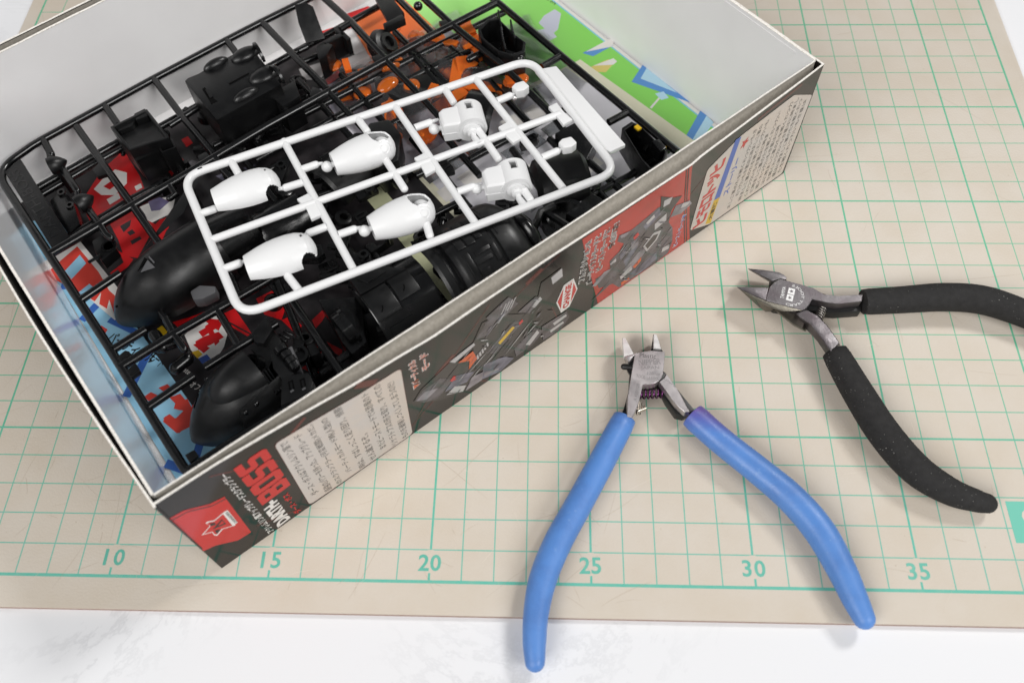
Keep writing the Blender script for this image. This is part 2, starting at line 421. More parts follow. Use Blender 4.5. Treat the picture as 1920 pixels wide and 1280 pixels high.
# ------------------------------------------------------------------ printed box lid (upside down under the tray)
H = 5.55
RA = [0, 1.8, 4.34, 6, 7.4, 8.6, 10.7, 13, 15.8, 18.7, 19.2, 23.8, 25.25]
RV = [.1, .08, -.09, -.24, -.29, -.37, -.34, -.34, -.38, -.39, -.33, -.09, 0]
def fv(a, z): return float(np.interp(a, RA, RV)) * (max(z, 0) / H) ** 1.2
def front(a, z, d=0.0): return bx(a, fv(a, z) - d, z)
lid = empty('box_lid', bx(0, 0, 0), 'glossy black and red printed box lid lying open on the mat around the tray', 'box lid')
LEN, DEP = 25.25, 19.6
TW = .055
def slab(mb, fo, fi, nu, nv):                      # closed slab between two surfaces
    a = len(mb.v); mb.grid(fo, nu, nv); b = len(mb.v); mb.grid(fi, nu, nv); n = nu + 1
    for i in range(nu):
        for j in (0, nv):
            p, q = a + j * n + i, b + j * n + i; mb.f.append((p, p + 1, q + 1, q))
    for j in range(nv):
        for i in (0, nu):
            p, q = a + j * n + i, b + j * n + i; mb.f.append((p, p + n, q + n, q))
    return mb
def wig(t, k): return .006 * math.sin(t * k * .37 + 2) + .005 * math.sin(t * k * 1.13 + 1) * math.sin(t * 23)
mb = slab(MB(), lambda s, t: front(s * LEN, t * (H - .02), 0), lambda s, t: bx(s * LEN, fv(s * LEN, t * H) + TW, t * (H - .02)), 60, 8)
wall_front = mb.build('wall', M_PRINTK, lid, smooth=50); wall_front['label'] = 'printed black and red long side with white text panels'
def rim(mb, fo, fi, n, zt):                        # torn white paper edge along the top of a wall
    R = []
    for i in range(n + 1):
        s = i / n; o_, i_ = fo(s), fi(s); h = .03 + wig(s, 130)
        R.append([o_ + BZ * (zt - o_[2] + .002), o_ + BZ * (zt + h - o_[2]), i_ + BZ * (zt + h - i_[2] - .004), i_ + BZ * (zt - i_[2] + .002)])
    return mb.rings(R)
rim(MB(), lambda s: front(s * LEN, H, .006), lambda s: bx(s * LEN, fv(s * LEN, H) + TW, H), 120, H - .03).build('paper_edge', M_CUT, wall_front, smooth=0)
def lu(b, z): return (-.26 * math.sin(math.pi * min(max(b / 17, 0), 1)) - .02 * b / 17) * (z / H)
mb = slab(MB(), lambda s, t: bx(lu(s * DEP, t * H), .02 + s * DEP, t * (H - .02)), lambda s, t: bx(lu(s * DEP, t * H) + TW, .02 + s * DEP, t * (H - .02)), 30, 6)
o = mb.build('wall', M_PRINTK, lid, smooth=50)
rim(MB(), lambda s: bx(lu(s * DEP, H) - .006, .02 + s * DEP, H), lambda s: bx(lu(s * DEP, H) + TW, .02 + s * DEP, H), 70, H - .03).build('paper_edge', M_CUT, o, smooth=0)
mb = slab(MB(), lambda s, t: bx(LEN + .05 * t, s * DEP, t * (H - .02)), lambda s, t: bx(LEN - TW + .05 * t, s * DEP, t * (H - .02)), 12, 4)
o = mb.build('wall', M_PRINTK, lid, smooth=50)
rim(MB(), lambda s: bx(LEN + .056, s * DEP, H), lambda s: bx(LEN - TW + .05, s * DEP, H), 60, H - .03).build('paper_edge', M_CUT, o, smooth=0)
def bvv(a): return 19.25 + .035 * a
mb = slab(MB(), lambda s, t: bx(s * LEN, bvv(s * LEN) + .08, t * (H - .02)), lambda s, t: bx(s * LEN, bvv(s * LEN) - TW + .08, t * (H - .02)), 24, 4)
o = mb.build('wall', M_PRINTK, lid, smooth=50)
rim(MB(), lambda s: bx(s * LEN, bvv(s * LEN) + .09, H), lambda s: bx(s * LEN, bvv(s * LEN) - TW + .08, H), 60, H - .03).build('paper_edge', M_CUT, o, smooth=0)
# grey board lining seen inside the lid walls
mb = MB().grid(lambda s, t: bx(.12 + s * (LEN - .24), fv(s * LEN, t * (H - .1)) + TW + .012, .1 + t * (H - .14)), 50, 6); mb.build('lining', M_GREYBOARD, lid, smooth=50)
mb = MB().grid(lambda s, t: bx(.12 + s * (LEN - .24), bvv(s * LEN) - TW + .07 - .004, .1 + t * (H - .14)), 20, 3); mb.build('lining', M_GREYBOARD, lid, smooth=50)
mb = MB().grid(lambda s, t: bx(lu(s * DEP, t * H) + TW + .012, .1 + s * (DEP - .3), .1 + t * (H - .14)), 24, 4); mb.build('lining', mat('gap_shade_board', (.045, .043, .04, 1), .9), lid, smooth=50)  # same grey board, coloured near-black to paint in the shade of this narrow gap
MB().pz([bx(.1, .1), bx(LEN - .1, .1), bx(LEN - .1, DEP - .1), bx(.1, DEP - .1)], .006, .07).build('base', M_GREYBOARD, lid)

# print on the long side: every ink is a thin layer on the curved board
def pr_poly(poly, layer, m, name='printed_shape', parent=wall_front):
    """poly in wall coordinates (a, z), cut into small cells so that it follows the curve"""
    bm = bmesh.new(); vs_ = [bm.verts.new((p[0], p[1], 0)) for p in poly]; bm.faces.new(vs_)
    a0, a1 = min(p[0] for p in poly), max(p[0] for p in poly)
    for x in np.arange(math.ceil(a0 / .5) * .5, a1, .5):
        bmesh.ops.bisect_plane(bm, geom=list(bm.verts) + list(bm.edges) + list(bm.faces), plane_co=(x, 0, 0), plane_no=(1, 0, 0))
    for zc in (1, 2, 3, 4, 5):
        bmesh.ops.bisect_plane(bm, geom=list(bm.verts) + list(bm.edges) + list(bm.faces), plane_co=(0, zc, 0), plane_no=(0, 1, 0))
    bm.verts.ensure_lookup_table(); bm.verts.index_update()
    mb = MB().add([front(v.co.x, v.co.y, .004 + .0035 * layer) for v in bm.verts], [[v.index for v in f.verts] for f in bm.faces]); bm.free()
    return mb.build(name, m, parent, smooth=60)
def pr_text(body, a, z0, z1, h, layer, m, bold=0.0, lean=0.0, name='lettering', hold=None):
    """type that reads up the wall; its foot stands at a, it runs from z0 to z1"""
    mb = hold or MB()
    lettering(mb, body, lambda x, y: front(a - y, z0 + x + lean * y, .004 + .0035 * layer), width=z1 - z0, height=h, bold=bold)
    return mb if hold else mb.build(name, m, wall_front, smooth=60)
def line_poly(p, q, wd):
    p, q = np.array(p, float), np.array(q, float); t = nrm(q - p); n = np.array([-t[1], t[0]]) * wd / 2
    return [p + n, q + n, q - n, p - n]
# background: dark red circuit lines and the red fields
for p, q, wd in (((1.5, 5.2), (3.2, 3.9), .05), ((4.4, 5.3), (3.9, 4.9), .12), ((6.0, 5.45), (6.6, 4.95), .3), ((7.6, 1.0), (9.3, 3.6), .05), ((9.3, 3.6), (10.6, 5.2), .05), ((8.5, 3.0), (9.2, 3.6), .22), ((7.3, .6), (8.3, 1.4), .05),
                 ((11.0, 4.2), (12.3, 5.0), .05), ((12.3, 5.0), (13.3, 5.4), .05), ((12.0, 4.9), (12.6, 5.2), .26), ((9.8, .9), (10.4, .1), .05), ((19.0, 3.2), (20.4, 4.6), .05), ((1.6, 1.1), (3.0, .25), .05), ((13.2, 2.2), (13.6, .8), .04),
                 ((22.0, 5.2), (24.2, 5.35), .12)):
    pr_poly(line_poly(p, q, wd), 0, M_PDRED, 'printed_line')
pr_poly([(.03, 4.52), (.45, 4.44), (1.04, 3.94), (1.46, 3.82), (1.36, .95), (.93, 1.0), (.35, 1.6), (.02, 1.74)], 1, M_PRED, 'printed_panel')
for p, q in (((.03, 4.36), (.5, 4.27)), ((.5, 4.27), (1.04, 3.79)), ((1.04, 3.79), (1.46, 3.67))): pr_poly(line_poly(p, q, .045), 2, M_PINK, 'printed_line')
# emblem
EM = [(.34, 2.66), (.65, 2.84), (.62, 3.10), (.69, 3.10), (.82, 2.96), (1.15, 3.04), (1.12, 2.02), (.82, 2.26), (.60, 2.12), (.56, 2.24), (.57, 2.46)]
cE = np.mean(EM, 0)
pr_poly([cE + (np.array(p) - cE) * 1.10 for p in EM], 2, M_PWHITE, 'emblem_outline')
pr_poly([cE + (np.array(p) - cE) * .93 for p in EM], 3, M_PRED, 'emblem')
pr_poly([(.66, 2.80), (.68, 3.0), (.80, 2.86), (.78, 2.72)], 4, M_PINK, 'emblem_tip')
pr_poly([(.62, 2.20), (.64, 2.46), (.76, 2.36), (.78, 2.28)], 4, M_PINK, 'emblem_tip')
pr_poly([(.62, 2.58), (1.0, 2.80), (1.0, 2.40)], 4, M_PINK, 'emblem_mark')
pr_poly([(.80, 2.60), (.98, 2.72), (.98, 2.50)], 5, M_PRED, 'emblem_mark')
pr_poly([(1.17, 3.08), (1.28, 3.06), (1.26, 2.04), (1.15, 2.02)], 2, M_PWHITE, 'emblem_plate')
pr_text('DARKSIDERS', 1.255, 2.10, 2.99, .075, 3, M_PINK, .02)
# titles
pr_text('アクレムリン軍アップグレードスクランブラー', 1.93, .12, 4.92, .25, 2, M_PWHITE, .018)
pr_text('DARTH-', 2.53, .17, 2.02, .48, 2, M_PWHITE, .055, -.15)
BLK = {'S': [(0, 0), (.86, 0), (1, .1), (1, .5), (.86, .6), (.36, .6), (.36, .76), (1, .76), (1, 1), (.14, 1), (0, .9), (0, .5), (.14, .41), (.64, .41), (.64, .24), (0, .24)],
       'O': [(.14, 0), (.86, 0), (1, .12), (1, .88), (.86, 1), (.5, 1), (.5, .76), (.66, .76), (.66, .24), (.34, .24), (.34, .76), (.499, .76), (.499, 1), (.14, 1), (0, .88), (0, .12)],
       'B': [(0, 0), (.86, 0), (1, .1), (1, .42), (.9, .5), (1, .58), (1, .9), (.86, 1), (0, 1), (0, .5), (.34, .5), (.34, .8), (.66, .8), (.66, .62), (.34, .62), (.34, .4), (.66, .4), (.66, .2), (.34, .2), (.34, .499), (0, .499)]}
for i, ch in enumerate('BOSS'):
    z0 = 2.16 + .715 * i; pr_poly([(3.10 - y, z0 + x * .685 - .12 * y) for x, y in BLK[ch]], 2, M_PRED, 'title_letter')
pr_text('ダース・ボス', 2.93, .12, 1.82, .24, 2, M_PRED, .03)
# story panel
def panel(pts, r): return [(q[0], q[1]) for q in arc_path([(p[0], p[1], 0) for p in pts + pts[:1]], r, 4)]
PN = panel([(3.24, .12), (7.27, .06), (7.40, 4.88), (3.34, 4.88)], .2)
pr_poly(panel([(3.225, .10), (7.285, .04), (7.42, 4.9), (3.325, 4.9)], .2), 1, M_PDRED, 'panel_border')
pr_poly(PN, 2, M_PPANEL, 'text_panel')
COLS = [('ダース・ボスはアクレムリン軍で', 3.70, .56, 4.70), ('最強のパワーを持った、アップグレード', 4.12, .2, 4.66), ('のスクランブラー(可変戦闘)メカだ。', 4.54, .2, 4.78), ('バーティカルモード時(人型)の', 4.98, .5, 4.68),
        ('時は、すばしっこく走り回り、偵察', 5.42, .18, 4.84), ('せん滅するぞ。', 5.84, .2, 2.30), ('またビーストモードでは恐竜のト', 6.28, .5, 4.74), ('リケラトプスの形を取り、すべての', 6.70, .18, 4.77), ('ものを破壊しつくしてしまうのだ!', 7.12, .18, 4.45)]
for body, a, z0, z1 in COLS: pr_text(body, a, z0, z1, .27, 3, M_PINK, -.004)
for k, (body, a, z0, z1) in enumerate((('▼バーティカル', 7.90, 3.08, 4.90), ('モード', 8.30, 3.86, 4.94))):
    pr_text(body, a + .03, z0 - .03, z1 + .03, .31, 2, M_PWHITE, .055); pr_text(body, a, z0, z1, .25, 3, M_PORANGE, .006)
# change badge
CH = [(14.03, 3.24), (14.30, 2.3), (14.03, 1.37), (13.66, 1.33), (13.37, 2.32), (13.62, 3.2)]
cC = np.mean(CH, 0)
pr_poly(CH, 2, M_PWHITE, 'badge_border'); pr_poly([cC + (np.array(p) - cC) * .88 for p in CH], 3, M_PRED, 'badge')
pr_poly([(13.62, 1.46), (14.05, 1.46), (14.05, 3.10), (13.62, 3.10)], 4, M_PWHITE, 'badge_band'); pr_text('CHANGE', 13.98, 1.52, 3.04, .28, 5, M_PRED, .05)
# red field with the second machine
pr_poly([(14.13, 5.42), (18.70, 5.50), (20.10, .02), (15.50, .02)], 1, M_PREDP, 'printed_panel')
for a in (18.42, 18.52): pr_poly([(a, 5.49), (a + .045, 5.49), (a + 1.44, .02), (a + 1.40, .02)], 2, M_PINK, 'printed_line')
for body, a, z0, z1 in (('フルアクション&', 14.55, 2.6, 5.05), ('バーティカルモードと', 14.95, 2.07, 5.01), ('ビーストモードに', 15.32, 2.6, 5.02), ('完全可変!', 15.70, 3.63, 5.04)):
    pr_text(body, a + .035, z0 - .04, z1 + .04, .33, 3, M_PWHITE, .075); pr_text(body, a, z0, z1, .26, 4, M_PINK, .02)
pr_text('ビーストモード▼', 19.40, .30, 2.35, .27, 3, M_PWHITE, .05); pr_text('ビーストモード▼', 19.37, .34, 2.31, .21, 4, M_PBLUE, 0)
# right hand story panel
pr_poly(panel([(19.95, .72), (21.15, .10), (25.12, .10), (25.22, 4.2), (23.9, 5.06), (21.2, 4.98), (19.80, 4.35)], .12), 2, M_PPANEL, 'text_panel')
for i, ch in enumerate('ヒモロトッヒ'): pr_text(ch, 20.74, .66 + .62 * i, 1.22 + .62 * i, .66, 3, M_PRED, .05, -.05)
pr_poly([(20.84, .34), (21.16, .16), (21.22, 1.7), (20.90, 1.75)], 3, M_PYEL, 'printed_band'); pr_poly([(20.90, 1.76), (21.22, 1.71), (21.26, 4.93), (20.96, 4.98)], 3, M_PBLUE, 'printed_band')
pr_text('大冒険', 21.15, .45, 1.55, .22, 4, M_PINK, .02); pr_text('ストーリー', 21.70, 1.55, 3.62, .30, 3, M_PBLUE, .03)
pr_poly([(21.46, 4.1), (21.60, 4.2), (21.66, 4.02), (21.72, 4.24), (21.88, 4.3), (21.74, 4.38), (21.76, 4.56), (21.62, 4.44), (21.46, 4.52), (21.54, 4.34)], 3, M_PRED, 'printed_star')
row = 'まのくいはしたれもにこをつき時軍戦力星'
for k in range(10):
    a = 22.15 + .31 * k; z1 = 4.7 - .05 * max(0, k - 7) * 5 - (.9 if k in (3, 5) else 0); z0 = .35 + (.5 if k == 1 else 0)
    body = ''.join(row[(k * 7 + i * 5) % len(row)] for i in range(15 if z1 > 4.2 else 12))
    pr_text(body, a, z0, z1, .2, 3, M_PINK, 0)
# the two machines pictured on the side: generic dark walkers in flat greys
def shape(poly, layer, c): pr_poly(poly, layer, M_PMECH[c] if isinstance(c, int) else c, 'pictured_machine')
shape([(7.56, 2.26), (7.9, 2.75), (9.0, 3.3), (9.9, 2.5), (9.9, 1.2), (9.44, .5), (8.4, 1.2)], 3, 3)
shape([(7.62, 2.24), (7.95, 2.64), (8.6, 2.7), (9.1, 2.0), (8.4, 1.36), (7.9, 1.75)], 4, 0)
shape([(7.66, 2.2), (8.0, 2.45), (8.5, 2.1), (8.0, 1.84)], 5, 1)
shape([(9.0, 3.36), (9.95, 3.5), (10.0, 3.3), (9.2, 3.05)], 5, 2)
shape([(9.3, 2.9), (9.9, 3.0), (10.05, 2.3), (9.7, 1.9), (9.75, 2.5)], 6, M_PORANGE)
shape([(8.7, 1.5), (9.6, 1.1), (9.9, 1.5), (9.2, 2.1)], 5, 4); shape([(8.75, 1.2), (9.4, .6), (9.55, .9), (9.1, 1.4)], 6, 2); shape([(9.5, .5), (10.2, .45), (10.3, 1.0), (9.8, 1.2)], 5, 1)
shape([(9.9, 3.45), (10.3, 4.4), (10.9, 4.2), (12.2, 2.9), (12.0, 1.2), (10.6, .5), (10.0, 1.6)], 3, 3)
shape([(10.0, 3.6), (10.45, 4.3), (10.9, 4.1), (10.5, 3.4)], 4, 0); shape([(10.45, 4.55), (11.3, 4.9), (11.7, 4.1), (11.2, 3.8), (10.6, 4.1)], 4, 0)
for i in range(4): shape([(11.0 + .12 * i, 4.1), (11.05 + .12 * i, 4.1), (11.25 + .12 * i, 4.6), (11.2 + .12 * i, 4.6)], 5, 2)
shape([(10.4, 2.2), (11.6, 3.1), (11.9, 2.6), (10.8, 1.7)], 4, 0); shape([(10.9, 2.35), (11.5, 2.8), (11.6, 2.62), (11.0, 2.15)], 5, M_PYEL); shape([(11.75, 2.75), (11.9, 2.85), (11.95, 2.65), (11.8, 2.55)], 5, M_PRED)
shape([(10.3, 1.5), (11.2, 1.0), (11.6, .4), (11.0, .1), (10.2, .5)], 4, 4); shape([(10.3, .9), (10.9, .5), (10.95, .35), (10.3, .6)], 5, 1)
for i in range(5): shape([(10.05 + .1 * i, 2.2 + .1 * i), (10.13 + .1 * i, 2.2 + .1 * i), (10.1 + .1 * i, 2.5 + .1 * i), (10.04 + .1 * i, 2.5 + .1 * i)], 6, 2)
shape([(11.7, 3.5), (12.4, 3.75), (12.75, 3.4), (12.2, 2.9)], 4, 0); shape([(12.25, 3.3), (12.6, 3.55), (12.7, 3.3), (12.4, 3.05)], 5, 2)
shape([(12.6, 4.4), (13.4, 4.5), (13.55, 3.7), (12.9, 3.0), (12.5, 3.5)], 4, 3); shape([(13.0, 4.3), (13.42, 4.46), (13.5, 3.9), (13.1, 3.8)], 5, 2)
shape([(11.6, 1.1), (12.5, 1.6), (12.9, .9), (12.4, .4), (11.7, .4)], 4, 0); shape([(12.1, .8), (12.6, 1.3), (12.7, 1.0), (12.3, .55)], 5, 2)
shape([(12.8, 1.3), (13.9, 1.2), (14.1, .55), (13.7, .05), (12.9, .2)], 4, 0); shape([(13.3, 1.0), (13.9, 1.0), (13.95, .8), (13.4, .75)], 5, 2); shape([(13.2, .6), (13.8, .6), (13.85, .42), (13.25, .38)], 5, 2)
shape([(8.95, 2.05), (9.1, 2.2), (9.2, 2.05), (9.12, 2.0), (9.2, 1.85), (9.0, 1.9)], 6, M_PRED)
# second machine
shape([(15.1, 2.1), (15.8, 2.05), (15.66, 2.7), (16.05, 2.95), (16.2, 3.3), (15.83, 3.75), (15.85, 4.1), (16.4, 3.9), (17.05, 4.05), (17.5, 4.2), (18.3, 4.05), (18.4, 2.6), (18.75, 1.95), (19.0, .9), (18.95, .15), (18.3, .05), (17.5, .1), (16.5, .15), (16.1, .8), (15.4, 1.2)], 3, 0)
shape([(15.1, .55), (15.9, 1.3), (16.2, 1.25), (15.9, .9)], 4, 0); shape([(15.0, 1.75), (15.5, 2.2), (15.9, 2.1), (15.2, 1.55)], 4, 1)
shape([(15.7, 2.5), (15.95, 2.65), (16.0, 2.4), (15.8, 2.3)], 5, 2); shape([(16.1, 2.7), (16.35, 2.9), (16.4, 2.5), (16.2, 2.3)], 5, 4); shape([(16.4, 2.0), (16.9, 2.8), (17.0, 2.4), (16.6, 1.5)], 4, 4)
shape([(16.5, 1.3), (17.6, 2.3), (17.5, 1.5), (16.9, .7)], 4, 1); shape([(16.4, 1.0), (16.9, 1.25), (17.0, .9), (16.5, .7)], 5, 2); shape([(16.9, .65), (18.2, .9), (18.35, .35), (17.4, .12)], 4, 4)
shape([(17.0, 1.05), (17.35, 1.4), (17.4, 1.1), (17.15, .85)], 6, M_PORANGE); shape([(17.12, 1.1), (17.22, 1.2), (17.24, 1.08)], 7, 3)
shape([(16.6, 3.3), (16.78, 3.45), (16.9, 3.2), (16.72, 3.05)], 6, M_PRED); shape([(16.55, 3.0), (16.9, 3.05), (17.0, 2.5), (16.7, 2.4)], 5, 1)
shape([(17.3, 2.1), (17.7, 2.6), (18.1, 2.4), (18.0, 1.9), (17.6, 1.5)], 5, 2); shape([(17.4, 2.07), (17.72, 2.42), (17.98, 2.28), (17.9, 1.96), (17.6, 1.68)], 6, 3)
shape([(17.0, 3.6), (17.6, 4.1), (17.8, 3.6), (17.2, 3.2)], 4, 4); shape([(17.1, 3.7), (17.4, 3.95), (17.5, 3.7), (17.2, 3.5)], 5, 2); shape([(17.6, 3.2), (18.1, 3.4), (18.2, 2.9), (17.7, 2.75)], 5, 2)
shape([(17.5, 4.85), (18.2, 4.2), (18.7, 3.9), (18.3, 3.3), (17.7, 3.9)], 4, 3); shape([(17.75, 4.4), (18.15, 4.3), (18.1, 3.95), (17.8, 4.0)], 5, 2)
shape([(18.5, 3.5), (19.3, 3.1), (19.5, 2.75), (19.0, 2.6), (18.4, 2.9)], 4, 1); shape([(18.9, 3.3), (19.35, 3.0), (19.2, 2.85), (18.85, 3.05)], 5, 2)
shape([(15.9, 4.05), (16.35, 3.9), (16.2, 3.7), (15.95, 3.85)], 5, 1); shape([(18.5, .9), (18.9, .8), (18.9, .5), (18.5, .6)], 5, 2)
shape([(16.55, .45), (16.95, .4), (17.0, .2), (16.6, .2)], 5, M_PORANGE)

def inside(p, poly):
    c = False
    for i in range(len(poly)):
        (x0, y0), (x1, y1) = poly[i - 1], poly[i]
        if (y0 > p[1]) != (y1 > p[1]) and p[0] < (x1 - x0) * (p[1] - y0) / (y1 - y0) + x0: c = not c
    return c
S1 = [(7.56, 2.26), (7.9, 2.75), (9.0, 3.4), (10.0, 3.5), (10.45, 4.5), (11.3, 4.86), (11.7, 4.1), (12.5, 3.7), (12.8, 2.9), (13.9, 1.0), (13.7, .1), (12.9, .2), (11.0, .1), (9.5, .4), (8.4, 1.2)]
S2 = [(15.1, 2.1), (15.8, 2.7), (16.2, 3.3), (16.4, 3.9), (17.5, 4.2), (18.3, 4.05), (18.75, 1.95), (19.0, .9), (18.95, .15), (17.5, .1), (16.5, .15), (16.1, .8)]
rg_ = np.random.default_rng(21)
for sil, n_g, ly in ((S1, 130, 8), (S2, 110, 9)):
    sh_ = {}
    A0 = np.min(sil, 0); A1 = np.max(sil, 0)
    for _ in range(n_g):
        c = rg_.uniform(A0, A1); an = rg_.choice([.75, .75, .8, 2.3]) + rg_.normal(0, .1); ln, wd = rg_.gamma(2, .17), rg_.uniform(.01, .05); t = np.array([math.cos(an), math.sin(an)]); n2_ = np.array([-t[1], t[0]])
        q = [c + t * ln, c + n2_ * wd + t * ln * .4, c - t * ln * .9, c - n2_ * wd * .6]
        if all(inside(p, sil) for p in q): sh_.setdefault(int(rg_.choice([0, 1, 1, 2, 3, 3, 4])), []).append(q)
    for c, Q in sh_.items():
        mb = MB()
        for q in Q: mb.add([front(p[0], p[1], .004 + .0035 * (ly + .15 * c)) for p in q], [(0, 1, 2, 3)])
        mb.build('pictured_detail', M_PMECH[c], wall_front, smooth=0)['kind'] = 'stuff'

# ------------------------------------------------------------------ cardboard tray
tray = empty('cardboard_tray', bx(.3, .4, .08), 'grey cardboard tray with white inside holding the model parts, set in the printed lid', 'tray')
ZT = 5.6
FLo = [(.04, .40), (24.98, .40), (24.80, 19.25), (.56, 18.55)]           # floor corners
TOp = [(.17, .34), (25.14, .30), (25.08, 19.85), (.05, 18.75)]           # rim corners
def lerp(p, q, t): return (p[0] * (1 - t) + q[0] * t, p[1] * (1 - t) + q[1] * t)
def trayw(i, bow=0.0, off=(0, 0)):
    j = (i + 1) % 4
    def fn(s, t):
        a = lerp(FLo[i], FLo[j], s); b = lerp(TOp[i], TOp[j], s); c = lerp(a, b, t); k = bow * math.sin(math.pi * s) * t
        n = {0: (0, -1), 1: (1, 0), 2: (0, 1), 3: (-1, 0)}[i]
        return bx(c[0] + n[0] * (k + off[0]), c[1] + n[1] * (k + off[0]), .13 + t * (ZT - .13 - .02))
    return fn
bows = (.07, .0, .0, .03)
for i in range(4):
    mi = M_LINER if i == 3 else M_BOARDIN
    wi = slab(MB(), trayw(i, bows[i]), trayw(i, bows[i], (.02, 0)), 24, 6).build('wall', mi, tray, smooth=50)
    if i == 3: wi['label'] = 'glossy white short side mirroring the booklet'
    if i == 0:                                     # the outer ply has come loose and presses the lid outwards
        def ply(d, g=trayw(0, bows[0], (.023, 0))):
            def fn(s, t):
                zz = 3.2 + (5.56 - 3.2) * t; q = g(s, (zz - .13) / (ZT - .15)); a = LEN * (.018 + .972 * s); lim = fv(a, zz) + TW + .03 + d
                cur = float((q - np.array([BO[0], BO[1], 0])) @ BV); k = min(1, (5.56 - zz) / .95); k = k * k * (3 - 2 * k)
                return q + BV * ((lim - cur) * k * (1 if lim < cur else 0)) + BV * (d if k < 1e-9 else 0) * 0 - BV * d * 0
            return fn
        wo = MB().grid(ply(0), 60, 14).build('board_back', M_GREYBOARD, wi, solid=.02, smooth=60)
    else:
        wo = slab(MB(), trayw(i, bows[i], (.023, 0)), trayw(i, bows[i], (.07, 0)), 24, 6).build('board_back', M_GREYBOARD, wi, smooth=50)
    fo, fi = trayw(i, bows[i], (.075 if i else .045, 0)), trayw(i, bows[i], (-.006, 0))
    rim(MB(), lambda s: fo(s, 1.0), lambda s: fi(s, 1.0), 110, ZT - .025).build('paper_edge', M_CUT, wi, smooth=0)
MB().pz([bx(*p) for p in FLo], .09, .13).build('floor', M_BOARDIN, tray)
# folded corner flap on the far short side
fl = MB(); g = trayw(1, 0, (-.02, 0)); fl.add([g(.04, .97), g(.62, .99), g(.60, .985), g(.05, .9)], [(0, 1, 2, 3)]); fl.build('corner_flap', M_BOARDIN, tray, solid=.02, smooth=0)

# ------------------------------------------------------------------ papers on the tray floor
def ab(u, v, z=.16):                               # photo pixel -> box coordinates on a paper at level z
    q = at(u, v, z) - np.array([BO[0], BO[1], 0]); return (float(q @ BU), float(q @ BV))
_FL = [0]
def flat(poly, z, m, name, parent, px=True, d=0.0):
    _FL[0] += 1; d = d + .00006 * (_FL[0] % 30)       # no two inks share a plane
    P = [ab(*p, z) for p in poly] if px else poly
    mb = MB(); mb.sheet([bx(*p) for p in P], z + d); return mb.build(name, m, parent, smooth=0)
ZP = .165
book = empty('instruction_booklet', bx(2, 5, .13), 'black red and light blue printed instruction booklet on the tray floor under the black sprues', 'booklet')
MB().pz([bx(*p) for p in ((.22, .6), (15.5, .6), (15.7, 18.3), (.50, 17.9))], .135, .165).build('page', M_BBLK, book)
L1, L2, L3 = .0025, .005, .0075
flat([(.22, .6), (2.05, .6), (1.84, 9.9), (1.62, 12.3), (1.55, 14.6), (1.45, 16.4), (.46, 16.9)], ZP, M_SKY, 'blue_panel', book, False, L1)
for a, b, wd in (((.3, 2.9), (1.95, 4.6), .28), ((.25, 4.2), (1.2, 2.7), .3), ((.3, 7.3), (1.9, 8.6), .30), ((.5, 14.2), (1.2, 14.3), .28), ((.4, 11.2), (1.7, 11.7), .30), ((.9, 13.6), (1.75, 11.6), .26), ((1.2, 10.6), (1.85, 9.2), .24), ((.45, 12.9), (.95, 13.7), .26)):
    flat([tuple(q) for q in line_poly(a, b, wd)], ZP, M_BLU2, 'blue_stripe', book, False, L2)
# striped emblem and big letters of the blue panel, traced on the sheet
flat([(66, 500), (150, 452), (262, 590), (215, 600), (150, 545), (84, 515)], ZP, M_PWHITE, 'white_outline', book, d=L3)
flat([(84, 515), (145, 462), (185, 510), (205, 545), (254, 588), (222, 592), (150, 548)], ZP, M_BRED2, 'red_stripe_emblem', book, d=L3 + .002)
flat([(122, 508), (150, 478), (162, 494), (134, 524)], ZP, M_SKY, 'emblem_window', book, d=L3 + .004)
flat([(148, 548), (168, 532), (176, 540), (156, 556)], ZP, M_SKY, 'emblem_window', book, d=L3 + .004)
flat([(176, 568), (190, 548), (186, 572)], ZP, M_PWHITE, 'emblem_window', book, d=L3 + .004); flat([(200, 582), (205, 562), (214, 588)], ZP, M_PWHITE, 'emblem_window', book, d=L3 + .004)
flat([(184, 624), (190, 610), (202, 618), (194, 630)], ZP, M_BRED2, 'red_mark', book, d=L3)
def paper_text(body, p0, p1, h, m, name='lettering', bold=.02, z=ZP, d=.009, parent=None):
    """type on a paper, from photo point p0 to p1 along its baseline"""
    A, B = at(*p0, z), at(*p1, z); t = nrm(B - A); n = np.cross((0, 0, 1), t); mb = MB()
    lettering(mb, body, lambda x, y: A + t * x + n * y + np.array([0, 0, d]), width=float(np.linalg.norm(B - A)), height=h, bold=bold)
    return mb.build(name, m, parent or book, smooth=0)
paper_text('バーティカル', (196, 640), (283, 684), .5, M_PINK); paper_text('モード', (276, 672), (300, 690), .36, M_PINK)
for P in ([(297, 727), (314, 720), (330, 735), (318, 742)], [(271, 743), (283, 735), (298, 742), (292, 758), (279, 752)], [(318, 745), (338, 738), (360, 765), (340, 768)], [(330, 752), (352, 748), (366, 778), (356, 800), (332, 812), (306, 790), (310, 780), (330, 784), (344, 770), (326, 766)], [(306, 784), (318, 776), (348, 800), (336, 812)]):
    flat(P, ZP, M_BRED2, 'red_letter', book, d=L3)
flat([(350, 780), (362, 758), (380, 800), (420, 815), (408, 826), (380, 822)], ZP, M_BRED2, 'red_arc', book, d=L3)
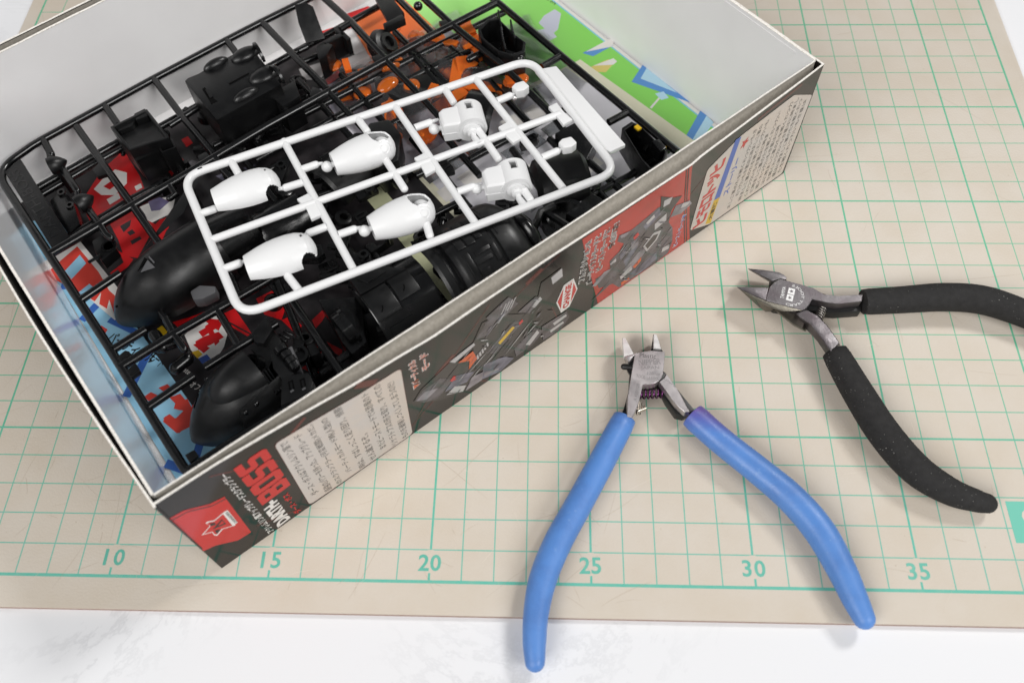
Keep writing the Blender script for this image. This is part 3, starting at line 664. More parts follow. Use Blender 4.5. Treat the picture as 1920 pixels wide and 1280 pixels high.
# black page: red fields with white letters
flat([(190, 320), (232, 282), (262, 330), (276, 368), (228, 398), (170, 418), (152, 380)], ZP, M_BRED, 'red_panel', book, d=L1)
flat([(176, 355), (196, 332), (216, 318), (238, 324), (238, 344), (216, 366), (190, 366)], ZP, M_PWHITE, 'white_letter', book, d=L2)
flat([(194, 350), (214, 336), (222, 344), (206, 356)], ZP, M_BRED, 'letter_counter', book, d=L3)
flat([(200, 374), (222, 362), (226, 372), (206, 384)], ZP, M_PWHITE, 'white_letter', book, d=L2); flat([(252, 350), (264, 344), (267, 352), (256, 358)], ZP, M_PWHITE, 'white_letter', book, d=L2)
flat([(206, 420), (246, 396), (312, 432), (300, 460), (282, 440), (258, 484), (232, 480), (222, 450)], ZP, M_BRED, 'red_panel', book, d=L1)
flat([(225, 424), (246, 412), (244, 424), (232, 436)], ZP, M_BBLK, 'black_letter', book, d=L2); flat([(238, 436), (248, 430), (254, 437), (244, 442)], ZP, M_BBLK, 'black_letter', book, d=L2); flat([(244, 452), (262, 443), (266, 448), (248, 459)], ZP, M_BBLK, 'black_letter', book, d=L2); flat([(222, 470), (250, 486), (240, 500), (214, 520), (206, 512), (232, 492)], ZP, M_BRED, 'red_panel', book, d=L1)
flat([(262, 388), (300, 372), (330, 366), (322, 400), (296, 412), (280, 420), (272, 402)], ZP, M_PWHITE, 'white_shape', book, d=L1)
flat([(278, 378), (300, 370), (318, 378), (300, 394), (284, 396)], ZP, ink('booklet_lilac', 112, 104, 140, .3), 'pictured_armour', book, d=L2)
flat([(284, 428), (300, 412), (322, 404), (316, 428), (300, 444)], ZP, M_BRED, 'red_panel', book, d=L2)
flat([(346, 628), (380, 596), (410, 588), (428, 620), (420, 650), (402, 680), (388, 690), (358, 656)], ZP, M_PWHITE, 'white_shape', book, d=L1)
for P in ([(372, 622), (400, 606), (408, 614), (380, 632)], [(384, 612), (392, 606), (412, 640), (404, 648)], [(366, 640), (384, 630), (410, 622), (420, 632), (396, 646), (372, 656)], [(362, 646), (374, 642), (394, 652), (382, 662)]): flat(P, ZP, M_BRED, 'red_letter', book, d=L2)
flat([(324, 604), (370, 590), (398, 578), (380, 586), (356, 606), (336, 616)], ZP, M_BRED, 'red_letter', book, d=L2)
flat([(292, 618), (304, 610), (314, 622), (308, 634), (298, 630)], ZP, M_PYEL, 'yellow_star', book, d=L2); flat([(360, 660), (372, 656), (380, 664), (370, 672)], ZP, M_PYEL, 'yellow_panel', book, d=L2); flat([(372, 672), (388, 664), (398, 676), (382, 686)], ZP, M_PBLUE, 'blue_panel', book, d=L2)
paper_text('Illustrate', (322, 682), (353, 703), .2, M_PWHITE, bold=.0); paper_text('オフィス', (354, 724), (384, 744), .26, M_PWHITE, bold=.0)
for P in ([(410, 592), (440, 578), (466, 616), (472, 626)], [(412, 600), (414, 598), (474, 630), (470, 634)], [(480, 560), (520, 540), (545, 548), (528, 600), (496, 590)], [(528, 600), (546, 592), (566, 610), (560, 624), (548, 620)], [(585, 600), (604, 582), (614, 584), (604, 602), (592, 616)], [(620, 610), (632, 604), (652, 632), (644, 634)], [(612, 640), (642, 656), (640, 668), (628, 662)], [(566, 690), (582, 678), (606, 690), (592, 704)], [(380, 596), (420, 600), (410, 620), (396, 612)], [(470, 640), (500, 620), (520, 640), (490, 660)], [(560, 640), (590, 628), (620, 690), (600, 700)]):
    flat(P, ZP, M_BRED, 'red_panel', book, d=L1)
for P in ([(300, 300), (330, 285), (345, 300), (322, 330)], [(640, 30), (690, 12), (720, 30), (700, 44)], [(600, 60), (660, 40), (668, 50), (610, 66)], [(340, 262), (352, 256), (362, 268), (350, 276)], [(610, 150), (634, 132), (640, 142), (616, 160)]):
    flat(P, ZP, M_BRED, 'red_panel', book, d=L1)
for P, c in (([(560, 130), (600, 118), (620, 122), (600, 150), (570, 150)], 2), ([(650, 110), (690, 92), (706, 104), (676, 132), (654, 130)], 2), ([(640, 160), (662, 150), (668, 160), (646, 172)], 1), ([(646, 176), (668, 168), (672, 178), (650, 186)], 1), ([(330, 320), (360, 300), (390, 310), (350, 345)], 1), ([(628, 176), (640, 180), (640, 196), (630, 190)], 4), ([(404, 330), (430, 322), (420, 340)], 4), ([(456, 315), (480, 308), (470, 325)], 4)):
    flat(P, ZP, M_PMECH[c], 'pictured_armour', book, d=L2)
flat([(712, 150), (732, 142), (766, 168), (760, 180), (728, 172)], ZP, ink('pictured_glow', 244, 176, 80, .35), 'pictured_glow', book, d=L2)

post = empty('green_poster', bx(21, 10, .17), 'bright green printed poster with blue corner triangles lying along the far short side', 'poster')
gm = gradient_mat('poster_green', [(0, srgb(140, 220, 96)), (.5, srgb(166, 232, 130)), (1, srgb(212, 242, 184))], (-BU * .8 + BV * .6), -2, 12, .32)
PG = [(18.6, 1.0), (24.90, .8), (24.74, 18.4), (18.6, 18.2)]
MB().pz([bx(*p) for p in PG], .172, .192).build('sheet', M_PWHITE, post)
ZG = .192
flat([(18.7, 1.1), (24.74, .9), (24.58, 18.2), (18.7, 18.0)], ZG, ink('poster_cyan_margin', 130, 206, 230, .35), 'cyan_margin', post, False, .002)
flat([(18.7, 1.1), (24.67, .9), (24.51, 18.2), (18.7, 18.0)], ZG, gm, 'green_field', post, False, .004)
M_BLU3 = ink('poster_steel_blue', 92, 150, 216, .35)
M_PSKY = ink('poster_pale_blue', 186, 224, 244, .35)
flat([(1207, 119), (1295, 193), (1184, 154)], ZG, M_BLU3, 'blue_triangle', post, d=.006); flat([(1213, 127), (1270, 175), (1201, 148)], ZG, M_PSKY, 'pale_triangle', post, d=.008)
flat([(1287, 254), (1313, 208), (1325, 217), (1298, 263)], ZG, M_BLU3, 'blue_triangle', post, d=.006); flat([(1298, 263), (1325, 217), (1338, 230), (1316, 262)], ZG, M_PSKY, 'pale_triangle', post, d=.008)
flat([(1218, 202), (1238, 180), (1242, 180), (1222, 204)], ZG, M_PWHITE, 'light_streak', post, d=.006); flat([(1228, 176), (1244, 172), (1254, 184), (1240, 188)], ZG, M_PSKY, 'light_burst', post, d=.006)
M_PWING = ink('poster_pale_lilac', 206, 208, 226, .35)
for P, c in (([(1020, 30), (1040, 18), (1052, 26), (1046, 56), (1034, 66), (1010, 44)], M_PWING), ([(1092, 100), (1140, 76), (1150, 86), (1112, 106)], M_BLU3), ([(1108, 126), (1140, 112), (1154, 116), (1136, 136), (1120, 136)], ink('poster_yellow', 226, 208, 120, .35)), ([(1000, 60), (1030, 52), (1044, 70), (1016, 84)], M_PWING), ([(1098, 98), (1142, 74), (1152, 76), (1148, 88)], M_PWHITE), ([(1112, 124), (1150, 110), (1157, 116), (1150, 122)], M_PWHITE)):
    flat(P, ZG, c, 'pictured_wing', post, d=.006 + (.002 if c is M_PWHITE else 0))
paper_text('ZERO to era', (1000, -14), (1040, 10), .2, M_PMECH[0], z=ZG, d=.008, bold=0, parent=post)

stk = empty('sticker_sheet', bx(16, 5, .2), 'pale sticker sheet with cream border and silver foil labels beneath the sprues', 'sticker sheet')
PS = [(13.6, 1.0), ab(1330, 284, .21), ab(1304, 266, .21), ab(1088, 112, .21), (13.8, 10.6)]
MB().pz([bx(*p) for p in PS], .196, .214).build('backing', M_CREAM, stk)
flat([(13.9, 1.3), ab(1290, 290, .21), ab(1262, 268, .21), ab(1062, 128, .21), (14.1, 9.8)], .214, M_LILAC, 'label_area', stk, False, .003)
k = 0
for i in range(6):
    for j in range(7):
        if (i * 3 + j) % 4 == 3: continue
        a, b = 14.3 + i * 1.05, 1.6 + j * 1.18; ww, hh = rng.uniform(.28, .46), rng.uniform(.3, .5)
        m_ = (M_FOIL, M_PWHITE, M_PMECH[0], M_FOIL, M_PWHITE)[k % 5]; k += 1
        flat([(a - ww, b - hh), (a + ww, b - hh * .9), (a + ww * .9, b + hh), (a - ww, b + hh)], .214, m_, 'label', stk, False, .006)
flat([(15.4, 3.0), (15.75, 3.1), (15.6, 3.7), (15.45, 3.7)], .214, M_PRED, 'red_label', stk, False, .009)
strip2 = MB().pz([bx(*p) for p in ((11.2, 2.0), (12.0, 2.0), (12.4, 9.5), (11.6, 9.6))], .175, .19)
tag(strip2.build('paper_strip', ink('pale_green_paper', 214, 216, 176, .6), loc=bx(11.6, 5, .17)), 'narrow pale yellow green paper strip beside the sticker sheet', 'paper')
op = MB().pz([bx(*p) for p in ((15.2, 12.0), (19.3, 12.2), (19.4, 18.3), (16.6, 18.2))], .2, .216)
tag(op.build('orange_card', M_ORANGEP, loc=bx(17, 15, .2)), 'plain orange card under the black sprue near the back wall', 'card')

ps_ = MB().pz([bx(*p) for p in ((12.6, 9.6), (19.6, 9.9), (19.8, 15.2), (13.2, 15.6))], .222, .236)
tag(ps_.build('paper_sheet', ink('pale_lilac_paper', 214, 210, 218, .45, var=(srgb(150, 146, 160), 70, .45, .6)), loc=bx(15, 12, .22)), 'pale grey printed paper sheet under the bag of orange parts', 'paper')

# ------------------------------------------------------------------ bag of clear orange parts
bag = empty('parts_bag', bx(17, 12, .25), 'crumpled clear plastic bag holding transparent orange parts', 'plastic bag')
def film():
    M = bpy.data.materials.new('clear_film'); M.use_nodes = True; nt = M.node_tree; nt.nodes.clear()
    o = nt.nodes.new('ShaderNodeOutputMaterial'); mx = nt.nodes.new('ShaderNodeMixShader'); t = nt.nodes.new('ShaderNodeBsdfTransparent'); g = nt.nodes.new('ShaderNodeBsdfGlossy'); f = nt.nodes.new('ShaderNodeFresnel'); d = nt.nodes.new('ShaderNodeBsdfDiffuse'); m2 = nt.nodes.new('ShaderNodeMixShader')
    g.inputs['Roughness'].default_value = .16; f.inputs['IOR'].default_value = 1.7; d.inputs['Color'].default_value = (.8, .8, .82, 1); m2.inputs[0].default_value = .03
    t.inputs['Color'].default_value = (.96, .96, .97, 1)
    L = nt.links.new; L(f.outputs[0], mx.inputs[0]); L(t.outputs[0], mx.inputs[1]); L(g.outputs[0], mx.inputs[2]); L(mx.outputs[0], m2.inputs[1]); L(d.outputs[0], m2.inputs[2]); L(m2.outputs[0], o.inputs[0])
    return M
M_FILM = film()
def crumple(P, z0, amp, nu, nv, seed, flatten=0.0):
    r = np.random.default_rng(seed); ks = [(r.uniform(-13, 13), r.uniform(-13, 13), r.uniform(0, 6.3)) for _ in range(9)]
    def fn(s, t):
        a = np.array(P[0]) * (1 - s) * (1 - t) + np.array(P[1]) * s * (1 - t) + np.array(P[2]) * s * t + np.array(P[3]) * (1 - s) * t
        h = sum(abs(math.sin(k[0] * s + k[1] * t + k[2])) for k in ks) / 9
        edge = min(1, 5 * min(s, 1 - s, t, 1 - t) + .15)
        return bx(a[0] + .12 * math.sin(17 * t + 3 * s), a[1] + .12 * math.sin(15 * s), z0 + amp * h * edge)
    return MB().grid(fn, nu, nv)
PB = [(13.0, 9.0), (20.6, 9.4), (20.6, 15.6), (13.4, 16.0)]
crumple(PB, .32, 1.1, 80, 64, 3).build('film', M_FILM, bag, smooth=25)
crumple([(19.0, 8.8), (22.4, 8.4), (23.0, 13.4), (20.0, 13.8)], .28, .35, 30, 24, 11).build('film_flap', M_FILM, bag, smooth=25)
for i in range(64):
    c = bx(rng.uniform(13.6, 20.0), rng.uniform(9.6, 15.8), rng.uniform(.6, 1.15)); an = rng.uniform(0, 3.1); sx, sy, sz = rng.uniform(.3, .8), rng.uniform(.1, .35), rng.uniform(.05, .12)
    X = np.array([math.cos(an), math.sin(an), rng.uniform(-.15, .15)]); Y = np.array([-math.sin(an), math.cos(an), 0]); mb = MB()
    if i % 3: mb.box(c, X * sx, Y * sy, BZ * sz)
    else: mb.ell(c, X * sx * .8, Y * sy * 1.3, BZ * sz * 2, 14, 8)
    mb.build('orange_part', M_AMBER, bag, bevel=.03 if i % 3 else 0)

# ------------------------------------------------------------------ black sprues
def seg(*pts, z, r=.135, n=10, r0=False, r1=False):  # a runner laid through photo points at level z
    return MB().tube([at(*p, z) for p in pts], r * 1.12, n, round0=r0, round1=r1)
def frame_at(px, z, tow):                           # local axes of a moulded part: origin, x towards a second photo point
    o = at(*px, z); x = nrm(at(*tow, z) - o); return o, x, np.cross((0, 0, 1), x)
ZA = 1.9
spA = empty('black_sprue', at(180, 600, ZA) - np.array([0, 0, ZA - .7]), 'large black sprue with name plate and bullet shaped hull halves, under the white sprue', 'sprue', 'black plastic sprues')
fr = arc_path([at(349, 890, ZA), at(4, 335, ZA), at(-2, 306, ZA), at(60, 272, ZA)], .35, 4)
fr = [at(560, 752, ZA), at(470, 806, ZA)] + arc_path([at(430, 832, ZA), at(350, 884, ZA), at(300, 806, ZA)], .12, 3) + arc_path([at(200, 644, ZA), at(-8, 322, ZA), at(60, 274, ZA)], .9, 8) + [at(82, 261, ZA), at(287, 149, ZA), at(425, 76, ZA), at(489, 43, ZA), at(620, -22, ZA), at(760, -88, ZA)]
MB().tube(fr, .15, 10).build('frame_runner', M_BLACK, spA)
MB().tube([at(905, -18, ZA), at(938, 9, ZA), at(1050, 103, ZA), at(1177, 208, ZA), at(1270, 286, ZA)], .15, 10).build('frame_runner', M_BLACK, spA)
for pts, r in (([(94, 476), (319, 345), (500, 237), (639, 160), (800, 72), (934, 4)], .145), ([(214, 654), (274, 617)], .13), ([(225, 689), (326, 627), (424, 571), (560, 492)], .14), ([(279, 762), (364, 704)], .13), ([(384, 689), (450, 648), (520, 606)], .13), ([(152, 562), (226, 512)], .13),
               ([(144, 238), (246, 382), (290, 445), (330, 500)], .13), ([(289, 149), (343, 220), (403, 291)], .13), ([(492, 43), (614, 169)], .135), ([(600, -10), (659, 43), (723, 111)], .14), ([(723, 113), (781, 172), (860, 260)], .12), ([(740, -8), (812, 64)], .13), ([(788, -8), (848, 47), (944, 124), (1040, 220)], .13),
               ([(316, 345), (330, 366), (318, 372)], .11), ([(187, 420), (200, 440), (208, 446)], .12), ([(310, 596), (326, 627), (346, 654)], .12), ([(343, 220), (318, 236)], .11), ([(343, 220), (371, 202)], .12), ([(657, 44), (638, 56)], .12), ([(1177, 211), (1141, 230)], .13), ([(560, 96), (576, 88)], .12),
               ([(404, 575), (448, 648)], .12), ([(545, 560), (640, 700), (660, 728)], .13), ([(1050, 106), (1016, 126)], .13), ([(812, 64), (790, 80)], .11), ([(400, 290), (420, 320), (436, 336)], .13), ([(614, 170), (700, 262)], .12)):
    seg(*pts, z=ZA, r=r, r1=len(pts) == 3 and r < .13).build('runner', M_BLACK, spA)
def plate(px4, z0, z1, name, m, parent, bev=.03): return MB().pz([at(*p, z1) for p in px4], z0, z1).build(name, m, parent, bevel=bev)
pl = plate([(8, 322), (38, 298), (131, 446), (99, 468)], ZA - .1, ZA + .07, 'name_plate', M_BLACKM, spA)
A, B = at(116, 436, ZA + .07), at(34, 316, ZA + .07); t = nrm(B - A); n_ = -np.cross((0, 0, 1), t); mb = MB()
lettering(mb, 'DARTH-BOSS', lambda x, y: A + t * x + np.cross((0, 0, 1), t) * (y - .0) + np.array([0, 0, .006]), width=float(np.linalg.norm(B - A)), height=.42)
mb.build('embossed_lettering', M_BLACK, pl, solid=.012)
for P, num in (([(215, 672), (234, 656), (242, 658), (252, 676), (230, 690)], '2'), ([(231, 697), (254, 680), (263, 696), (244, 710)], '1'), ([(346, 852), (364, 842), (372, 854), (356, 868)], ''), ([(586, 162), (598, 166), (616, 178), (596, 190), (580, 178)], ''), ([(696, 106), (716, 100), (726, 116), (710, 124)], ''), ([(822, 40), (836, 36), (848, 50), (832, 58)], ''), ([(370, 292), (386, 284), (402, 300), (380, 312)], ''), ([(172, 318), (188, 302), (200, 326), (182, 332)], '')):
    o = plate(P, ZA - .09, ZA + .1, 'number_tab', M_BLACKM, spA, .04)
    if num:
        c = at(*np.mean(P, 0), ZA + .1); mb = MB(); lettering(mb, num, lambda x, y: c + BV * (x - .12) * 1.0 - BU * (y - .17) + np.array([0, 0, .004]), height=.34); mb.build('embossed_numeral', M_BLACK, o, solid=.012)
# nose cones with gates
for (tip, tail), g0 in ((((128, 300), (96, 312)), (92, 284)), (((178, 366), (148, 384)), (145, 362))):
    o, x, y = frame_at(tail, ZA + .1, tip); Lc = float(np.linalg.norm(at(*tip, ZA + .1) - o))
    seg(g0, tail, z=ZA, r=.1).build('gate', M_BLACK, spA)
    nc = MB().lathe(o - x * .05, x, (0, 0, 1), [(0, .05), (0, .34), (Lc * .25, .36), (Lc * .5, .31), (Lc * .75, .2), (Lc * .95, .07), (Lc, .01)], 22).build('nose_cone', M_BLACKM, spA)
    MB().pz([o + x * .05 + y * .3, o + x * .3 + y * .28, o + x * .3 - y * .3, o + x * .05 - y * .34], .7, ZA).build('cone_skirt', M_BLACKM, nc, bevel=.04)
seg((82, 263), (96, 290), z=ZA, r=.13, r1=True).build('runner', M_BLACK, spA); seg((118, 318), (145, 358), z=ZA, r=.12, r0=True, r1=True).build('runner', M_BLACK, spA); seg((168, 396), (187, 420), z=ZA, r=.1, r0=True).build('runner', M_BLACK, spA); seg((197, 199), (221, 234), z=ZA, r=.13, r1=True).build('runner', M_BLACK, spA); seg((425, 76), (446, 104), z=ZA, r=.13).build('runner', M_BLACK, spA)
# open hatch tray
zt = 2.45
cs = [at(*p, zt) for p in ((206, 238), (275, 204), (318, 258), (242, 282))]
ctr = np.mean(cs, 0); ht = MB()
inn = [ctr + (p - ctr) * .86 for p in cs]
def ringtop(mb, out, inn, z0, zt, zf):               # box with open top, floor at zf
    lo = [np.array([p[0], p[1], z0]) for p in out]; ii = [np.array([p[0], p[1], zt]) for p in inn]; fl_ = [np.array([p[0], p[1], zf]) for p in inn]
    return mb.rings([lo, out, ii, fl_])
hat = ringtop(ht, cs, inn, .9, zt, zt - .35).build('hatch_tray', M_BLACKM, spA, bevel=.03)
for a_, b_ in ((0, 1), (3, 2)):
    e0, e1 = inn[a_], inn[b_]; d = e1 - e0; q = ctr - (e0 + e1) / 2; q = nrm(q)
    MB().pz([e0 + d * .05, e0 + d * .05 + q * .16, e0 + d * .45 + q * .22, e0 + d * .62 + q * .02], zt - .34, zt - .12).build('guide_rib', M_BLACKM, hat, bevel=.02)
MB().pz([at(*p, zt) for p in ((250, 212), (270, 202), (278, 208), (276, 216), (254, 224))], zt - .5, zt - .04).build('hatch_lug', M_BLACKM, hat, bevel=.03)
ringtop(MB(), [at(*p, 2.1) for p in ((294, 274), (322, 260), (330, 276), (304, 286))], [at(*p, 2.1) for p in ((299, 275), (321, 264), (326, 275), (305, 283))], .9, 2.1, 1.4).build('hatch_socket', M_BLACKM, hat, bevel=.02)
MB().pz([at(*p, 2.0) for p in ((250, 292), (302, 268), (308, 276), (256, 302))], .8, 2.0).build('hatch_side', M_BLACKM, hat, bevel=.03)
# body block with teardrop blisters
zb = 2.75
P3 = [(346, 152), (352, 146), (372, 138), (405, 118), (464, 88), (474, 92), (527, 158), (406, 225)]
blk = MB().pz([at(*p, zb) for p in P3], 1.0, zb).build('body_block', M_BLACKM, spA, bevel=.05)
def blister(c, tow, ln, wd, h, z, parent, m=M_BLACKM):
    o, x, y = frame_at(c, z, tow); return MB().ell(o, x * ln, y * wd, BZ * h, 22, 8, lo=-.2).build('blister', m, parent)
for c, tw, ln, wd in (((405, 122), (428, 110), .55, .23), ((460, 104), (484, 92), .62, .36), ((496, 142), (520, 130), .66, .40), ((462, 180), (484, 168), .56, .24)): blister(c, tw, ln, wd, .26, zb - .02, blk)
seg((430, 158), (467, 138), z=zb + .003, r=.035).build('panel_slot', mat('deep_black', (.002, .002, .002, 1), .9, spec=.1), blk)
for P in ([(379, 168), (384, 164), (402, 186), (408, 190), (396, 196), (392, 188)], [(386, 170), (391, 168), (400, 182), (395, 186)]): MB().pz([at(*p, zb) for p in P], zb - .1, zb + (.012 if P[0][0] == 379 else .05)).build('latch_slot', bpy.data.materials['deep_black'] if P[0][0] == 379 else M_BLACKM, blk)
for c, tw, rr, w_ in (((480, 98), (520, 154), .52, .1), ((512, 140), (545, 172), .5, .1)):
    o, x, y = frame_at(c, zb + .02, tw)
    MB().lathe(o + x * .25, y, BZ, [(0, .3), (0, rr), (w_, rr), (w_, .3)], 26, -1.5, 1.5).build('engine_ring', M_BLACK, blk, solid=.04)
for c in ((464, 216), (482, 204), (438, 228)): seg((c[0] - 10, c[1] + 4), (c[0] + 12, c[1] + 6), z=1.6, r=.17, r0=True, r1=True).build('side_peg', M_BLACK, blk)
MB().pz([at(*p, 2.2) for p in ((506, 178), (552, 150), (562, 180), (530, 200))], .7, 2.2).build('rear_bracket', M_BLACKM, blk, bevel=.04)
seg((518, 184), (542, 214), z=ZA, r=.12).build('gate', M_BLACK, spA); seg((536, 212), (566, 198), z=1.5, r=.13).build('runner', M_BLACK, spA)
# upright fin
o, x, y = frame_at((590, 72), 1.7, (572, 26))
fin = MB().prism([o - x * .25 + y * .42 , o - x * .25 - y * .38, o + x * .9 - y * .34 + BZ * .75, o + x * 1.15 - y * .1 + BZ * .85, o + x * 1.1 + y * .36 + BZ * .9, o + x * .5 + y * .45 + BZ * .5], nrm(np.cross(x + BZ * .7, y)) * .2).build('fin', M_BLACKM, spA, bevel=.03)
MB().pz([at(*p, 1.9) for p in ((592, 88), (606, 78), (624, 84), (612, 104), (598, 112))], .8, 1.9).build('fin_root', M_BLACKM, fin, bevel=.04)
MB().box(at(630, 90, 1.4), BU * .5, BV * .12, BZ * .5).build('bracket', M_BLACKM, fin, bevel=.03); MB().box(at(645, 76, 1.5), BU * .1, BV * .5, BZ * .4).build('bracket', M_BLACKM, fin, bevel=.03)
# flange plate and ring joint at the back
fp = MB().pz([at(*p, 2.0) for p in ((700, -10), (728, -14), (758, 24), (728, 42))], 1.75, 2.0).build('flange_plate', M_BLACKM, spA, bevel=.03)
MB().pz([at(*p, 2.02) for p in ((718, 46), (754, 28), (760, 36), (724, 52))], 1.7, 2.05).build('flange_lip', M_BLACKM, fp, bevel=.02)
o = at(722, 84, 1.5); jc = MB().lathe(o, BU * .5 - BV * .6 + BZ * .7, BZ, [(-.5, .2), (-.45, .62), (-.1, .72), (.15, .6), (.2, .42), (.32, .4), (.32, .24), (.1, .22)], 26).build('joint_cup', M_BLACKM, spA)
for c in ((784, 12), (975, 110)): MB().ell(at(*c, 1.9), BU * .2, BV * .2, BZ * .2).build('ball_joint', M_BLACK, spA)
# bucket shaped cowl
zc = 2.2
co = [at(*p, zc) for p in ((896, 54), (914, 36), (934, 34), (966, 66), (986, 80), (984, 98), (962, 106), (934, 98), (902, 72))]
cc = np.mean(co, 0); cowl = ringtop(MB(), co, [cc + (p - cc) * .88 for p in co], 1.0, zc, 1.1).build('cowl', M_BLACKM, spA, bevel=.02)
for p, tw in (((933, 30), (940, 56)), ((956, 48), (964, 72)), ((938, 62), (946, 92))):
    a_, b_ = at(*p, zc), at(*tw, zc); d = nrm(b_ - a_); s_ = np.cross((0, 0, 1), d)
    MB().prism([a_ + BZ * .3, b_ * .5 + a_ * .5 + BZ * .05, b_, b_ - BZ * .5, a_ - BZ * .5], s_ * .07).build('cowl_tab', M_BLACKM, cowl, bevel=.015)
MB().lathe(at(955, 82, 1.3), BZ, BU, [(0, .22), (.5, .22), (.5, .11), (.1, .1)], 18).build('boss', M_BLACK, cowl)
seg((950, 100), (980, 108), z=1.6, r=.14, r1=True).build('gate', M_BLACK, spA); seg((880, 112), (906, 98), z=1.5, r=.13, r0=True).build('runner', M_BLACK, spA)

# hull halves: lofted bullet noses
def hull(px_nose, px_rear, zc, wid, hgt, parent, nose_pow=.55, full=.62, length=None, zb=.75, cut=1.0, name='hull_half', m=M_BLACKM, taper=.0, nv=26, nu=30):
    o, x, y = frame_at(px_nose, zc, px_rear); Ln = length or float(np.linalg.norm(at(*px_rear, zc) - o))
    def prof(s): return (1 - (1 - min(s / full, 1)) ** 2.2) ** nose_pow * (1 - taper * max(0, s - .6))
    def fn(s, t):
        s2 = (s ** 1.6) * cut; k = prof(s2) + .004; th = math.pi * t
        return o + x * (Ln * s2) + y * (-math.cos(th) * wid * k) + BZ * ((hgt * math.sin(th) ** .9 if th not in (0,) else 0) * k ** 1.1 + zb - o[2] if True else 0)
    return MB().grid(fn, nv, nu), o, x, y, Ln, fn
mb, o, x, y, Ln, hf = hull((210, 586), (402, 458), 1.3, 1.28, 1.62, spA, zb=.7, nose_pow=.62)
h1 = mb.build('hull_half', M_BLACKM, spA, solid=-.07, smooth=60)
def groove(fn, st, parent, r=.016):
    MB().tube([fn(s_, t_) + np.array([0, 0, .004]) for s_, t_ in st], r, 6).build('panel_groove', bpy.data.materials['deep_black'], parent)
groove(hf, [(.62, k / 20) for k in range(2, 19)], h1); groove(hf, [(.80 + .0 * k, k / 20) for k in range(1, 20)], h1); groove(hf, [(.62 + k * .018, .42) for k in range(11)], h1)
groove(hf, [(.30 + .02 * k, .2 + .004 * k) for k in range(12)], h1)
MB().grid(lambda a_, b_: hf(.64 + .15 * a_, .50 + .28 * b_) + np.array([0, 0, .03]), 8, 8).build('side_plate', M_BLACKM, h1, solid=.03, smooth=50); MB().grid(lambda a_, b_: hf(.70 + .28 * a_, .10 + .2 * b_) + np.array([0, 0, .03]), 8, 8).build('side_plate', M_BLACKM, h1, solid=.03, smooth=50)
def hp(a, b, c): return o + x * a + y * b + BZ * (c - o[2])   # point on hull axes
# collar and tail of the hull, fin blade, intake, block
def hump(o, x, y, a0, a1, w0, w1, h0, h1, zb, n=24, name='collar', m=M_BLACK, parent=None):
    f = lambda s, t: o + x * (a0 + (a1 - a0) * s) - y * math.cos(math.pi * t) * (w0 + (w1 - w0) * s) + BZ * (zb - o[2] + math.sin(math.pi * t) ** .9 * (h0 + (h1 - h0) * s))
    return MB().grid(f, 6, n).build(name, m, parent, solid=-.06, smooth=60)
hump(o, x, y, Ln * .97, Ln * 1.35, 1.20, .95, 1.50, 1.2, .7, name='collar', parent=h1)
MB().prism([hp(Ln * .55, 1.25, 1.75), hp(Ln * .95, 1.2, 2.2), hp(Ln * 1.25, 1.9, 2.5), hp(Ln * 1.2, 2.1, 2.4)], y * .1 + BZ * -.08).build('tail_fin', M_BLACKM, h1, bevel=.02)
MB().prism([hp(1.55, -.10, 2.30), hp(2.0, .16, 2.33), hp(2.02, -.28, 2.31)], BZ * .035).build('intake', M_GREYP, h1, bevel=.01)
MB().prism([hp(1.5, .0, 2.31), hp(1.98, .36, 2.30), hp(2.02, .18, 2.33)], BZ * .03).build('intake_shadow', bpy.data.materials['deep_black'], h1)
MB().prism([hp(2.12, .22, 2.31), hp(2.24, .26, 2.31), hp(2.24, -.06, 2.32), hp(2.12, -.1, 2.32)], BZ * .04).build('slot', bpy.data.materials['deep_black'], h1)
MB().prism([hp(2.08, .24, 2.31), hp(2.13, .26, 2.31), hp(2.13, -.1, 2.32), hp(2.08, -.14, 2.32)], BZ * .06).build('slot_rib', M_GREYP, h1)
MB().pz([at(*p, 1.7) for p in ((356, 546), (374, 534), (404, 536), (404, 548), (380, 560), (362, 562))], 1.2, 1.7).build('side_block', M_GREYP, h1, bevel=.06)
MB().ell(hp(.25, -.1, 1.55), x * .05, y * .04, BZ * .05).build('nose_hole', bpy.data.materials['deep_black'], h1)
seg((300, 585), (312, 600), z=1.2, r=.1).build('gate', M_BLACK, spA)

mb, o, x, y, Ln, hf = hull((352, 812), (490, 712), 1.5, 1.36, 1.5, spA, zb=.95, nose_pow=.74, full=.9)
h2 = mb.build('hull_half', M_BLACKM, spA, solid=-.07, smooth=60); groove(hf, [(.35 + .03 * k, .80 - .004 * k) for k in range(20)], h2); groove(hf, [(.55, .05 + k * .012) for k in range(20)], h2); h2['label'] = 'front hull half with smooth canopy bulge'
MB().grid(lambda a_, b_: hp(Ln + .04 - 1.75 * math.cos(a_ * 1.5708), .05 - .88 * math.cos(math.pi * b_) * math.sin(a_ * 1.5708) ** .8, 1.78 + .98 * math.sin(math.pi * b_) * math.sin(a_ * 1.5708) ** .8), 22, 26).build('canopy', M_BLACKM, h2, solid=-.06, smooth=60)
for k in (0, 1): MB().ell(hp(1.75 + .42 * k, -1.0 + .02 * k, 2.08), x * .09, y * .09, BZ * .09).build('rivet', M_BLACK, h2)
MB().tube([hp(.62, .30, 2.02), hp(1.0, .52, 2.2)], .03, 6).build('panel_groove', bpy.data.materials['deep_black'], h2)
for k in (0, 1, 2): MB().ell(hp(1.5 + .5 * k, 1.2, 1.6), x * .07, y * .07, BZ * .07).build('rivet', M_BLACK, h2)
